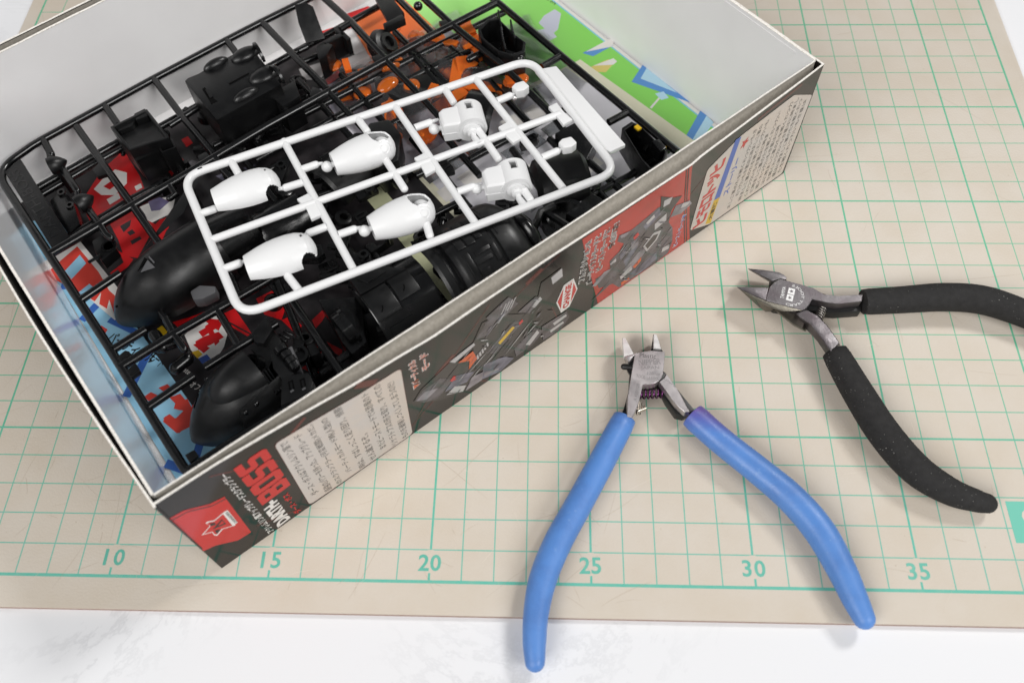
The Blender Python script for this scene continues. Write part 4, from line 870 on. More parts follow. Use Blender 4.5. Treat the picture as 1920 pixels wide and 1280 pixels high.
MB().prism([hp(1.35, -1.34, 1.5), hp(1.6, -.86, 2.2), hp(Ln + .75, -.7, 2.3), hp(Ln + .95, -1.4, 1.5)], -y * .05 + BZ * .05).build('cheek_panel', M_BLACKM, h2, bevel=.02)
groove(hf, [(.74, .30 + .02 * k) for k in range(21)], h2, .02); groove(hf, [(.46 + .014 * k, .62) for k in range(21)], h2); groove(hf, [(.40, .55 + .015 * k) for k in range(16)], h2)
pad_ = lambda s0, s1, t0, t1, dz, nm: MB().grid(lambda a_, b_: hf(s0 + (s1 - s0) * a_, t0 + (t1 - t0) * b_) + np.array([0, 0, dz]), 8, 8).build(nm, M_BLACKM, h2, solid=.03, smooth=50)
pad_(.55, .88, .08, .24, .035, 'cheek_plate'); pad_(.60, .90, .80, .93, .035, 'cheek_plate'); pad_(.30, .44, .44, .58, .02, 'nose_plate')
# clutter behind the hull: pivot, ribs, armour plates, jointed arm
def clutter_box(px4, z0, z1, name, parent, m=M_BLACKM, bev=.03): return MB().pz([at(*p, z1) for p in px4], z0, z1).build(name, m, parent, bevel=bev)
MB().lathe(at(484, 682, 1.9), -x * .5 + BZ * .8, BZ, [(0, .3), (.35, .3), (.35, .17), (.05, .16)], 20).build('pivot', M_BLACK, h2)
clutter_box([(468, 650), (506, 606), (528, 640), (504, 690), (490, 676)], 1.2, 2.0, 'shoulder_plate', h2); clutter_box([(474, 622), (498, 592), (512, 616), (494, 644), (476, 640)], 1.6, 2.3, 'shoulder_plate', h2)
for k in range(4): seg((508 + 8 * k, 636 - 5 * k), (532 + 6 * k, 646 - 6 * k), z=1.9 - .05 * k, r=.05).build('cooling_rib', M_BLACK, h2)
for k in range(3): seg((492 + 5 * k, 700 - 4 * k), (520 + 5 * k, 738 - 4 * k), z=2.0, r=.06).build('cooling_rib', M_BLACK, h2)
clutter_box([(508, 664), (520, 660), (540, 690), (552, 700), (530, 712), (512, 690)], 1.3, 2.35, 'arm_plate', h2); clutter_box([(540, 652), (547, 648), (560, 684), (553, 688)], 1.5, 2.45, 'arm_plate', h2, M_GREYP)
for k, (c, rr) in enumerate((((528, 656), .24), ((538, 666), .2), ((546, 676), .19), ((552, 687), .16))): MB().lathe(at(*c, 2.35), (at(552, 690, 2.3) - at(526, 652, 2.4)), BZ, [(-.14, rr * .7), (-.1, rr), (.1, rr), (.14, rr * .7)], 18).build('arm_segment', M_BLACK, h2)
pl = MB().pz([at(*p, 2.5) for p in ((528, 704), (578, 698), (588, 716), (582, 736), (526, 760))], 1.2, 2.5).build('armour_flap', M_BLACKM, h2, bevel=.05)
for a_ in ((544, 716), (566, 712)):
    MB().tube([at(a_[0], a_[1] + 14, 2.51), at(a_[0] - 3, a_[1], 2.51), at(a_[0] + 4, a_[1] - 3, 2.51), at(a_[0] + 7, a_[1] + 12, 2.51)], .022, 6).build('flap_groove', bpy.data.materials['deep_black'], pl)
    MB().box(at(a_[0] + 4, a_[1] + 17, 2.5), BU * .06, BV * .03, BZ * .02).build('flap_catch', M_GREYP, pl)
MB().lathe(at(562, 668, 1.5), BZ * .9 - BV * .3, BU, [(0, .3), (.4, .3), (.4, .2), (.1, .18)], 18).build('pivot', M_BLACK, h2)
clutter_box([(574, 648), (590, 640), (600, 660), (584, 668)], 1.0, 1.8, 'hinge_block', h2); clutter_box([(548, 632), (572, 640), (566, 654), (550, 650)], .9, 1.6, 'hinge_block', h2)

# armour shells on the second black sprue, lying below the first
spB = empty('black_sprue', at(900, 450, 1.0) - np.array([0, 0, .8]), 'lowest black sprue carrying the big ribbed drum shell and the half pipe armour', 'sprue', 'black plastic sprues')
ZB = 1.0
def shell(px_axis0, px_axis1, ztop, rad, prof, a0, a1, n, name, m, parent, thick=.07):
    A, B = at(*px_axis0, ztop), at(*px_axis1, ztop); ax = B - A; Ln = float(np.linalg.norm(ax)); ax = ax / Ln
    mb = MB().lathe(A - BZ * rad, ax, BZ, [(t_ * Ln, r_) for t_, r_ in prof], n, a0, a1)
    return mb.build(name, m, parent, solid=thick, smooth=35), A - BZ * rad, ax, Ln
def on(oc, ax, t_, r_, ang):
    up = BZ; sd = np.cross(ax, up); return oc + ax * t_ + r_ * (math.cos(ang) * up + math.sin(ang) * sd)
def pad(oc, ax, t0, t1, r0, r1, a0, a1, name, m, parent, n=10, bev=.03):
    R = []
    for k in range(n + 1):
        a_ = a0 + (a1 - a0) * k / n; R.append([on(oc, ax, t0, r0, a_), on(oc, ax, t1, r0, a_), on(oc, ax, t1, r1, a_), on(oc, ax, t0, r1, a_)])
    return MB().rings(R).build(name, m, parent, bevel=bev)
# half pipe with two raised pads
hpz = 2.35
sh, oc, ax, Ln = shell((682, 566), (792, 500), hpz, 1.45, [(0, 1.40), (.04, 1.45), (1, 1.45)], -.75, 1.45, 30, 'half_pipe', M_BLACK, spB)
pad(oc, ax, .02, Ln * .40, 1.44, 1.56, -.12, .62, 'raised_pad', M_BLACKM, sh); pad(oc, ax, Ln * .44, Ln * .78, 1.44, 1.56, -.22, .46, 'raised_pad', M_BLACKM, sh)
pad(oc, ax, Ln * .1, Ln * .5, 1.44, 1.50, .86, 1.04, 'raised_bar', M_BLACK, sh)
for t_, a_ in ((.12, .45), (.55, .3)): MB().tube([on(oc, ax, Ln * t_, 1.565, a_), on(oc, ax, Ln * t_ + .1, 1.565, a_ - .06), on(oc, ax, Ln * t_ + .13, 1.565, a_ - .12)], .02, 6).build('pad_mark', bpy.data.materials['deep_black'], sh)
clutter_box([(652, 520), (700, 494), (762, 504), (746, 512), (676, 552)], 1.3, 2.5, 'flange', sh, M_BLACKM, .04); clutter_box([(668, 522), (704, 502), (724, 508), (690, 530)], 2.4, 2.56, 'flange_panel', sh, M_BLACKM, .02)
clutter_box([(596, 560), (676, 556), (688, 640), (660, 664), (640, 640)], .3, 1.3, 'inner_block', sh, M_BLACK, .05)
MB().lathe(at(640, 620, 1.4), BU + BZ * .15, BZ, [(0, .55), (0, .62), (.25, .62), (.25, .7), (.4, .7), (.4, .3)], 28, -1.7, 1.7).build('cuff_ring', M_BLACK, sh, solid=.05)
# ribbed drum shell
dz = 3.05
dr, oc, ax, Ln = shell((806, 486), (968, 396), dz, 2.0, [(0, 1.78), (.03, 1.86), (.10, 1.86), (.115, 1.74), (.16, 1.72), (.175, 1.9), (.22, 1.94), (.24, 1.98), (.62, 1.98), (.63, 1.92), (.66, 1.92), (.67, 2.0), (.80, 2.0), (.88, 1.93), (.95, 1.75), (1.0, 1.5), (1.06, 1.1)], -1.0, 1.5, 44, 'drum_shell', M_BLACKM, spB)
dr['label'] = 'large ribbed drum shaped armour shell'
for t0, t1, a0, a1 in ((.27, .36, -.45, -.2), (.38, .47, -.45, -.2), (.49, .58, -.45, -.25), (.27, .36, -.12, .14), (.38, .47, -.12, .14), (.49, .56, -.12, .10), (.28, .34, .24, .95), (.36, .46, .62, 1.2), (.40, .56, .28, .36), (.36, .54, .44, .52), (.57, .615, .3, .62)):
    pad(oc, ax, Ln * t0, Ln * t1, 1.97, 2.035, a0, a1, 'raised_panel', M_BLACKM, dr, 8, .02)
for k in range(5): pad(oc, ax, Ln * (.02 + .035 * k), Ln * (.035 + .035 * k), 1.8, 1.98, -.95, -.55, 'cooling_rib', M_BLACK, dr, 6, .015)
pad(oc, ax, Ln * .70, Ln * .705, 1.99, 2.015, -.9, .2, 'panel_line', M_BLACK, dr, 12, .0)
MB().ell(at(984, 440, 1.9), BU * .4, BV * .9, BZ * .9).build('end_cap', M_BLACK, dr)
# dark shells and struts under the right end of the white sprue
s3, oc, ax, Ln = shell((1000, 320), (1092, 300), 2.2, 1.3, [(0, .9), (.1, 1.2), (.3, 1.3), (1, 1.3), (1.1, 1.1)], -.9, 1.2, 26, 'shoulder_shell', M_BLACKM, spB)
pad(oc, ax, Ln * .3, Ln * .9, 1.29, 1.34, .5, .9, 'raised_panel', M_BLACKM, s3)
s4, oc, ax, Ln = shell((862, 178), (920, 190), 1.9, 1.25, [(0, .8), (.2, 1.2), (1, 1.25), (1.15, 1.1)], -1.1, 1.3, 26, 'knee_shell', M_BLACK, spB)
s5, oc, ax, Ln = shell((600, 330), (700, 250), 1.8, 1.2, [(0, 1.1), (.05, 1.2), (.9, 1.2), (1, 1.0)], -1.2, 1.3, 26, 'thigh_shell', M_BLACKM, spB)
pad(oc, ax, Ln * .2, Ln * .5, 1.19, 1.25, -.2, .5, 'raised_panel', M_BLACKM, s5); pad(oc, ax, Ln * .55, Ln * .8, 1.19, 1.25, -.3, .4, 'raised_panel', M_BLACKM, s5)
s6, oc, ax, Ln = shell((476, 420), (560, 370), 1.5, 1.0, [(0, .9), (.1, 1.0), (1, 1.0)], -1.2, 1.3, 22, 'shin_shell', M_BLACK, spB)
clutter_box([(690, 230), (730, 222), (752, 250), (748, 300), (712, 320), (680, 280)], .5, 1.9, 'gear_case', spB, M_BLACKM, .12)
clutter_box([(700, 150), (800, 138), (850, 152), (846, 180), (800, 176), (750, 200)], .4, 1.1, 'spar', spB, M_BLACKM, .05)
clutter_box([(1040, 250), (1092, 222), (1120, 262), (1100, 300), (1060, 290)], .5, 1.3, 'gear_case', spB, M_BLACK, .06)
clutter_box([(1060, 400), (1110, 360), (1140, 380), (1100, 420)], .5, 1.7, 'gear_case', spB, M_BLACK, .08)
MB().tube([at(960, 452, 1.6), at(1000, 432, 1.9), at(1014, 398, 1.9), at(1040, 386, 1.9)], .15, 8).build('strut', M_BLACK, spB); MB().tube([at(1020, 396, 1.8), at(1090, 440, 1.6)], .14, 8).build('strut', M_BLACK, spB)
MB().lathe(at(1060, 420, 1.2), BZ, BU, [(0, .9), (.4, .9), (.4, .7), (.1, .7)], 28).build('round_hub', M_BLACK, spB); MB().ell(at(1115, 350, 1.6), BU * .3, BV * .16, BZ * .16).build('ball_joint', M_BLACK, spB)
# open box with ribs in the right corner
rb = [at(*p, 2.0) for p in ((1166, 240), (1184, 228), (1202, 236), (1252, 286), (1246, 304), (1222, 320), (1204, 302))]
cc = np.mean(rb, 0); ob = ringtop(MB(), rb, [cc + (p - cc) * .88 for p in rb], .7, 2.0, .9).build('open_case', M_BLACKM, spB, bevel=.02)
for p, q in (((1196, 262), (1204, 250)), ((1206, 284), (1214, 270)), ((1222, 280), (1228, 268)), ((1230, 296), (1240, 282))): seg(p, q, z=1.4, r=.1, r1=True).build('case_rib', M_BLACK, ob)
for c in ((1196, 240), (1242, 276)): MB().box(at(*c, 2.05), BU * .09, BV * .12, BZ * .04).build('yellow_tip', M_PYEL, ob)
clutter_box([(1222, 264), (1236, 260), (1250, 276), (1238, 284)], 1.6, 2.15, 'case_lug', ob, M_BLACK, .05)
# runners of the lower sprue
for pts in ([(640, 140), (720, 230)], [(690, 190), (860, 100)], [(740, 60), (830, 150), (900, 220)], [(860, 130), (940, 90)], [(560, 150), (660, 260)], [(480, 300), (640, 215), (720, 170)], [(430, 360), (520, 310)], [(780, 420), (860, 380)], [(66, 372), (180, 305), (360, 205), (560, 95), (760, -15)], [(72, 352), (230, 262)], [(128, 446), (250, 372), (318, 336)], [(394, 278), (560, 190)], [(540, 230), (820, 86), (952, 20)], [(500, 480), (566, 640), (590, 705)], [(772, 260), (840, 340), (880, 390)],
            [(600, 700), (650, 665), (680, 640)], [(655, 470), (760, 590), (820, 640)], [(690, 462), (800, 588)], [(746, 600), (830, 556)], [(1000, 170), (1100, 300), (1190, 380)], [(1030, 260), (1150, 390)], [(880, 300), (1010, 230), (1080, 196)], [(1100, 372), (1180, 330), (1260, 276)],
            [(960, 280), (1060, 420)], [(820, 240), (900, 330)], [(420, 250), (520, 380)], [(330, 300), (400, 440), (450, 560)], [(560, 120), (620, 96)], [(600, 300), (760, 220)], [(620, 440), (720, 420), (790, 380)], [(780, 330), (860, 290)], [(690, 130), (760, 100)], [(810, 130), (880, 96)], [(770, 100), (840, 180)], [(845, 90), (910, 150)], [(880, 112), (990, 230)], [(460, 420), (560, 380), (640, 350)]):
    seg(*pts, z=ZB, r=.13).build('runner', M_BLACK, spB)
for k in range(150):                                # small moulded parts hanging in the lower sprue
    a_, b_ = rng.uniform(4.6, 20.5), rng.uniform(3.0, 17.2)
    if a_ > 12.8 and b_ > 8.8: continue
    if a_ < 6 and b_ < 9: continue
    if a_ > 15.5 and rng.random() < .6: continue
    c = bx(a_, b_, rng.uniform(.45, 1.2)); an = TH + rng.choice([0, math.pi / 2, math.pi / 4, -.6]) + rng.normal(0, .06)
    X = np.array([math.cos(an), math.sin(an), 0]); Y = np.array([-math.sin(an), math.cos(an), 0]); sx, sy, sz = rng.uniform(.2, .6), rng.uniform(.1, .32), rng.uniform(.08, .25); kd = k % 5
    mm = M_BLACKM if k % 2 else M_BLACK
    if kd == 0:
        o = MB().box(c, X * sx, Y * sy, BZ * sz).build('small_part', mm, spB, bevel=.05); MB().lathe(c + BZ * sz * .6 + X * sx * .3, BZ, X, [(0, .2), (.22, .2), (.22, .1), (.05, .1)], 14).build('boss', M_BLACK, o)
    elif kd == 1:
        o = MB().pz([c + X * p + Y * q for p, q in ((-sx, -sy), (sx, -sy), (sx, -sy * .3), (-sx * .3, -sy * .3), (-sx * .3, sy * 1.4), (-sx, sy * 1.4))], c[2] - sz, c[2] + sz).build('small_part', mm, spB, bevel=.03); MB().tube([c + X * sx * .6 - Y * sy * .6, c + X * sx * .6 - Y * sy * .6 + BZ * (sz + .2)], .09, 12).build('peg', M_BLACK, o)
    elif kd == 2: MB().lathe(c, X * .3 + BZ, Y, [(0, .12), (0, .3), (.1, .34), (.3, .34), (.34, .26), (.34, .16), (.05, .15)], 20).build('small_ring', mm, spB)
    elif kd == 3:
        o = MB().tube([c - X * sx, c - X * sx * .3, c + X * sx * .3, c + X * sx], [.09, .17, .13, .08], 12, round0=True, round1=True).build('small_pin', mm, spB); MB().lathe(c, X, BZ, [(-.05, .05), (-.05, .22), (.05, .22), (.05, .05)], 14).build('pin_collar', mm, o)
    else:
        o = MB().pz([c + X * p + Y * q for p, q in ((-sx, -sy * .6), (-sx * .5, -sy), (sx * .6, -sy), (sx, -sy * .2), (sx * .7, sy), (-sx * .8, sy))], c[2] - sz * .6, c[2] + sz).build('small_part', mm, spB, bevel=.04)
        for q in (-.3, .1, .5): MB().box(c + X * sx * q + BZ * sz, X * .03, Y * sy * .6, BZ * .04).build('cooling_rib', M_BLACK, o)
# third frame: small link parts near the left rail
lk = MB().pz([at(*p, 1.3) for p in ((172, 452), (200, 436), (218, 466), (190, 490), (180, 476))], .8, 1.3).build('link_plate', M_BLACKM, spA, bevel=.04)
MB().lathe(at(205, 462, 1.28), BZ, BU, [(0, .28), (.06, .28), (.06, .2), (.02, .2)], 18).build('link_boss', M_BLACK, lk); MB().tube([at(166, 492, 1.3), at(190, 478, 1.35)], .06, 8).build('link_pin', M_BLACK, lk)
eb = MB().pz([at(*p, 1.2) for p in ((92, 376), (112, 358), (126, 364), (138, 380), (150, 420), (128, 440), (104, 404))], .6, 1.2).build('ear_bracket', M_BLACK, spA, bevel=.06)
for c in ((116, 362), (132, 386)): MB().lathe(at(*c, 1.2), BZ, BU, [(0, .16), (.08, .16), (.08, .08), (.0, .08)], 16).build('bracket_eye', M_BLACK, eb)
for c, d in (((290, 628), (306, 650)), ((300, 650), (330, 640)), ((330, 690), (352, 672))): seg(c, d, z=1.2, r=.2, r0=True, r1=True).build('peg', M_BLACK, spA)

# ------------------------------------------------------------------ white sprue on top
ZW = 3.25
wh = empty('white_sprue', at(700, 380, ZW) - np.array([0, 0, .3]), 'bright white sprue of limb parts lying across the top of the black sprues', 'sprue')
Wc = [at(*p, ZW) for p in ((343, 332), (452, 592), (1158, 322), (995, 112))]
fr = arc_path(Wc + Wc[:1], .75, 8); fr = fr + fr[:2]
MB().tube(fr, .15, 14, cap=False).build('frame_runner', M_WHITE, wh)
def wseg(*pts, r=.138, z=ZW, r0=False, r1=False, name='runner', rs=None): return MB().tube([at(*p, z) for p in pts], rs or r, 12, round0=r0, round1=r1).build(name, M_WHITE, wh)
wseg((394, 451), (1050, 214)); wseg((532, 264), (663, 506)); wseg((738, 196), (892, 420)); wseg((890, 146), (1056, 354))
for P in ([(556, 373), (578, 362), (590, 378), (607, 400), (583, 411), (574, 390)], [(776, 296), (800, 284), (814, 304), (816, 318), (798, 328), (790, 312)], [(934, 238), (956, 226), (972, 244), (982, 256), (962, 268), (950, 256)], [(1028, 200), (1044, 192), (1056, 208), (1074, 224), (1056, 234), (1044, 218)]):
    MB().pz([at(*p, ZW + .1) for p in P], ZW - .06, ZW + .1).build('number_tab', M_WHITE, wh, bevel=.03)
MB().pz([at(*p, ZW + .06) for p in ((1003, 131), (1043, 124), (1173, 271), (1145, 284), (1128, 278))], ZW - .12, ZW + .06).build('name_plate', M_WHITE, wh, bevel=.03)
# stubs and gates
for a, b, c in (((432, 300), (447, 326), None), ((374, 402), (402, 392), (412, 389)), ((568, 342), (536, 352), (522, 355)), ((415, 506), (448, 494), (460, 489)), ((612, 425), (580, 437), (570, 441)), ((561, 545), (540, 518), (536, 508)), ((670, 222), (688, 246), None), ((566, 318), (592, 309), (606, 306)), ((722, 298), (758, 354), None), ((635, 440), (664, 430), (680, 426)), ((796, 408), (806, 442), None),
                ((832, 164), (850, 192), None), ((778, 240), (806, 230), (822, 224)), ((884, 226), (934, 298), None), ((858, 360), (886, 350), (902, 344)), ((970, 338), (994, 374), None), ((932, 190), (956, 180), (964, 176)), ((1016, 296), (1044, 284), (1052, 280))):
    wseg(a, b, r=.14, r1=True)
    if c: wseg(b, c, rs=[.1, .05], name='gate')
    q = at(*(np.array(b) * .8 + np.array(a) * .2), ZW - .14)
    MB().ell(q, BU * .1, BV * .1, BZ * .14).build('ejector_pin', M_WHITE, wh)
def barrel(px0, px1, wid, name, notch=None, hole=None, closed=False, tilt=0.0):
    """limb shell: flat left end, swelling body, rounded right end"""
    z0 = ZW + .05; o = at(*px0, z0); d = at(*px1, z0) - o; Ln = float(np.linalg.norm(d)); x = d / Ln; y = np.cross((0, 0, 1), x)
    S_ = [0, .08, .2, .35, .5, .65, .78, .88, .94, .98, 1.0]; K = [.62, .70, .82, .93, .99, 1.0, .96, .84, .68, .42, .10]
    def fn(s, t):
        k = float(np.interp(s, S_, K)); th = (2 * math.pi if closed else math.pi) * t - (0 if not closed else math.pi / 2)
        if closed: th = 2 * math.pi * t
        return o + x * (Ln * s) - y * math.cos(th) * wid * k + BZ * (math.sin(th) * wid * .85 * k)
    mb = MB().grid(fn, 110, 88 if closed else 64, skip=(lambda s, t: (notch and notch(s, t)) or (hole and hole(s, t))))
    if closed: mb.rings([[fn(0, t / 88) for t in range(88)], [o + x * .001 + (fn(0, t / 88) - o) * .05 for t in range(88)]], False, True)
    ob_ = mb.build(name, M_WHITE, wh, solid=-.06, smooth=50)
    return ob_, o, x, y, Ln
def circ(s0, t0, rs, rt): return lambda s, t: ((s - s0) / rs) ** 2 + ((t - t0) / rt) ** 2 < 1
for p0, p1, wd in (((404, 378), (522, 340), .66), ((465, 504), (590, 464), .68)):
    ob_, o, x, y, Ln = barrel(p0, p1, wd, 'limb_shell', notch=circ(.86, .06, .11, .2), hole=circ(.86, .66, .022, .075))
    MB().grid(lambda s, t: o + x * (.02) - y * math.cos(math.pi * t) * wd * .62 * s + BZ * math.sin(math.pi * t) * wd * .52 * s, 4, 16).build('end_face', M_WHITE, ob_)
for p0, p1, wd in (((626, 308), (736, 268), .62), ((697, 428), (810, 386), .63)):
    ob_, o, x, y, Ln = barrel(p0, p1, wd, 'limb_shell', hole=circ(.82, .31, .16, .125), closed=True)
    MB().ell(o - x * .26, x * .2, y * .2, BZ * .2, 20, 12).build('ball', M_WHITE, ob_); MB().tube([o - x * .2, o + x * .05], .1, 12).build('neck', M_WHITE, ob_)
    c = o + x * Ln * .80 - y * wd * .55 + BZ * .28; dirv = nrm(-y * .75 + BZ * .65)
    MB().lathe(c, dirv, x, [(-.1, .30), (.04, .30), (.05, .22), (.14, .22), (.14, .12), (.2, .12), (.2, .03)], 24).build('hip_disc', M_WHITE, ob_)
    MB().ell(o + x * Ln * .82 + BZ * .05, x * .34, y * .34, BZ * .3, 18, 10).build('inner_cup', M_WHITE, ob_)
for dx, dy in ((0, 0), (83, 112)):
    pc = lambda u, v: at(u + dx, v + dy, ZW + .42)
    o = pc(862, 214); o = np.array([o[0], o[1], ZW]); x = nrm(pc(906, 206) - pc(828, 220)); y = np.cross((0, 0, 1), x)
    jb = MB().rings([[o + x * a + y * b + BZ * c for a, b in ((-.70, -.42), (-.74, .30), (-.58, .44), (.30, .50), (.30, -.46))] for c in (-.40, .36)] + [[o + x * a + y * b + BZ * .43 for a, b in ((-.62, -.36), (-.66, .26), (-.52, .38), (.30, .44), (.30, -.40))]]).build('joint_block', M_WHITE, wh, bevel=.03)
    rc = .47; cx_ = .34
    def cyl(s_, t_):
        an = -math.pi * .95 + 1.9 * math.pi * t_; return o + x * (cx_ + rc * math.sin(an)) + y * (-.46 + .98 * s_) + BZ * (rc * math.cos(an))
    MB().grid(cyl, 40, 72, skip=lambda s_, t_: .52 < s_ < .90 and .47 < t_ < .56).build('drum', M_WHITE, jb, solid=-.1, smooth=50)
    for b_ in (-.455, .515): MB().lathe(o + x * cx_ + y * b_, -y, BZ, [(-.02, .40), (0, rc - .005), (.012, rc - .005), (.012, .02)], 34).build('drum_face', M_WHITE, jb)
    MB().pz([o + x * a + y * b for a, b in ((-.755, -.43), (-.755, .32), (-.59, .455), (-.1, .48), (-.1, -.47))], ZW - .05, ZW - .015).build('parting_line', M_WHITE, jb)
    MB().lathe(o + x * cx_ - y * .46, -y, BZ, [(0, .34), (.07, .34), (.09, .30), (.10, .20), (.22, .20), (.24, .17), (.24, .10), (.36, .10), (.36, .06), (.44, .05)], 28).build('hip_disc', M_WHITE, jb)
    MB().tube([o + x * cx_ - y * .85, o + x * (cx_ + .12) - y * 1.25], [.11, .15], 14, round0=True).build('gate', M_WHITE, jb)
    MB().ell(o - x * 1.0 - BZ * .1, x * .2, y * .2, BZ * .2, 20, 12).build('ball', M_WHITE, jb); MB().tube([o - x * .9 - BZ * .1, o - x * .6 - BZ * .1], .1, 12).build('neck', M_WHITE, jb)
for c, tw in (((976, 169), (1000, 158)), ((1064, 274), (1088, 264))):
    o, x, y = frame_at(c, ZW, tw)
    MB().pz([o + x * a + y * b for a, b in ((-.26, -.15), (-.3, .16), (-.08, .26), (.26, .2), (.3, -.16), (.05, -.24))], ZW - .2, ZW + .2).build('fist', M_WHITE, wh, bevel=.07, seg=3)

# ------------------------------------------------------------------ nippers
def pxr(P, wpx): return .5 * wpx * float(CAM_R[2] @ (np.asarray(P) - CAM_C)) / CAM_F       # width in photo pixels -> radius
def smooth_path(P, n):                               # Catmull-Rom through rows of numbers
    P = np.asarray(P, float); Q = np.vstack([2 * P[0] - P[1], P, 2 * P[-1] - P[-2]]); out = []
    for i in range(1, len(Q) - 2):
        for k in range(n):
            t = k / n; a, b, c, d = Q[i - 1:i + 3]
            out.append(.5 * (2 * b + (c - a) * t + (2 * a - 5 * b + 4 * c - d) * t * t + (3 * b - a - 3 * c + d) * t ** 3))
    return out + [P[-1]]
def grip(rows, z, m, parent, name='grip', flat=.92, lip=True):
    rows = smooth_path(rows, 6); C = [at(u, v, zz) for u, v, w_, zz in [(r[0], r[1], r[2], z if len(r) < 4 else r[3]) for r in rows]]
    R = [pxr(c, r[2]) for c, r in zip(C, rows)]
    if lip: R = [R[0] * .80, R[0] * .95] + R[1:]; C = [C[0] - (C[1] - C[0]) * .12, C[0]] + C[1:]
    return MB().tube(C, R, 28, flat=flat, round1=True).build(name, m, parent, smooth=60)
def slabp(P, z1, z0, name, m, parent, bev=.015, seg=1): return MB().pz([at(*p, z1) for p in P], z0, z1).build(name, m, parent, bevel=bev, seg=seg)
def cb(x, y): return (1080 + x / 5.334, 580 + y / 5.334)       # enlarged detail of the blue pair
def ck(x, y): return (1360 + x / 5.82, 480 + y / 5.82)         # enlarged detail of the black pair

def grip_wear(M):
    nt = M.node_tree; b = nt.nodes['Principled BSDF']; L = nt.links.new; src = b.inputs['Base Color'].links[0].from_socket
    tc = nt.nodes.new('ShaderNodeTexCoord')
    def ns(sc, lo, hi, a, c):
        n = nt.nodes.new('ShaderNodeTexNoise'); n.inputs['Scale'].default_value = sc; n.inputs['Detail'].default_value = 8; n.inputs['Roughness'].default_value = .65; L(tc.outputs['Object'], n.inputs['Vector'])
        r = nt.nodes.new('ShaderNodeMapRange'); r.inputs[1].default_value = lo; r.inputs[2].default_value = hi; r.inputs[3].default_value = a; r.inputs[4].default_value = c; L(n.outputs['Fac'], r.inputs[0]); return r.outputs[0]
    m1 = nt.nodes.new('ShaderNodeMix'); m1.data_type = 'RGBA'; L(src, m1.inputs[6]); m1.inputs[7].default_value = (.055, .12, .33, 1); L(ns(75, .45, .75, 0, .55), m1.inputs[0])
    m2 = nt.nodes.new('ShaderNodeMix'); m2.data_type = 'RGBA'; L(m1.outputs[2], m2.inputs[6]); m2.inputs[7].default_value = (.22, .36, .62, 1); L(ns(420, .60, .74, 0, .5), m2.inputs[0])
    L(m2.outputs[2], b.inputs['Base Color']); L(ns(140, .35, .65, .34, .52), b.inputs['Roughness']); return M
nb = empty('nippers', at(1225, 710, 0), 'open silver nippers with blue rubber handles lying across the front edge of the mat', 'nippers', 'nippers')
M_BLUE = grip_wear(gradient_mat('blue_rubber', [(0, (.090, .23, .57, 1)), (.5, (.088, .215, .56, 1)), (.78, (.10, .12, .42, 1)), (1, (.14, .08, .31, 1))], (0.25, 1, 0), -2.7, -1.35, .42, bump=(1600, .16)))
zg = .50
gl = grip([(1171, 784, 46, .62), (1130, 862, 50, .58), (1085, 945, 52, .52), (1045, 1018, 54, .5), (1018, 1085, 53, .48), (1005, 1150, 48, .45), (1002, 1205, 44, .42), (1003, 1240, 38, .38)], zg, M_BLUE, nb)
gr = grip([(1298, 778, 52, .62), (1352, 826, 52, .58), (1420, 880, 54, .54), (1484, 934, 58, .52), (1536, 994, 60, .5), (1575, 1062, 56, .48), (1602, 1120, 50, .45), (1620, 1158, 42, .42)], zg, M_BLUE, nb)
zt_, zl_ = .98, .30
# left arm with the pivot plate: one forging
la = slabp([cb(*p) for p in ((590, 442), (650, 425), (760, 411), (890, 421), (884, 520), (871, 640), (852, 690), (800, 731), (740, 746), (670, 744), (648, 850), (618, 955), (562, 1078), (510, 1070), (513, 970), (515, 880), (545, 700), (562, 600))], zt_, .62, 'pivot_arm', M_STEEL, nb, .012)
MB().pz([at(*cb(*p), .62) for p in ((540, 640), (600, 470), (850, 450), (860, 640), (640, 760), (600, 960), (560, 1090), (440, 1080), (480, 980), (530, 800))], .18, .60).build('arm_core', M_BSTEEL, la, bevel=.04)
ra = slabp([cb(*p) for p in ((835, 722), (880, 690), (908, 645), (960, 720), (1010, 790), (1060, 880), (1100, 960), (1140, 1022), (1090, 1026), (1040, 985), (985, 930), (900, 810))], .94, .62, 'handle_arm', M_STEEL, nb, .012)
MB().pz([at(*cb(*p), .62) for p in ((820, 740), (905, 640), (1000, 770), (1080, 870), (1190, 1000), (1080, 1060), (1000, 1040), (900, 900))], .18, .60).build('arm_core', M_BSTEEL, ra, bevel=.04)
MB().pz([at(*cb(*p), .62) for p in ((850, 600), (905, 640), (840, 740), (700, 770), (680, 740))], .25, .63).build('joint_core', M_BSTEEL, ra, bevel=.03)
jl = slabp([cb(*p) for p in ((465, 286), (492, 281), (540, 372), (576, 440), (480, 466), (471, 380))], .92, .70, 'jaw', M_BLADE, nb, .01)
MB().rings([[at(*cb(*p), .69) for p in ((462, 288), (492, 284), (580, 445), (480, 472), (468, 380))], [at(*cb(*p), .22) for p in ((470, 320), (490, 318), (590, 480), (490, 520), (474, 420))]]).build('jaw_flank', M_BSTEEL, jl, bevel=.01)
MB().rings([[at(*cb(*p), .90) for p in ((481, 470), (578, 444), (612, 432), (560, 480), (530, 526))], [at(*cb(*p), .2) for p in ((484, 500), (560, 470), (600, 470), (580, 560), (520, 600))]]).build('jaw_shoulder', M_STEEL, jl, bevel=.01)
MB().rings([[at(*cb(*p), .62) for p in ((540, 520), (610, 440), (600, 640), (545, 660), (505, 600))], [at(*cb(*p), .2) for p in ((530, 540), (610, 470), (610, 660), (545, 680), (510, 620))]]).build('jaw_core', M_BSTEEL, jl, bevel=.03)
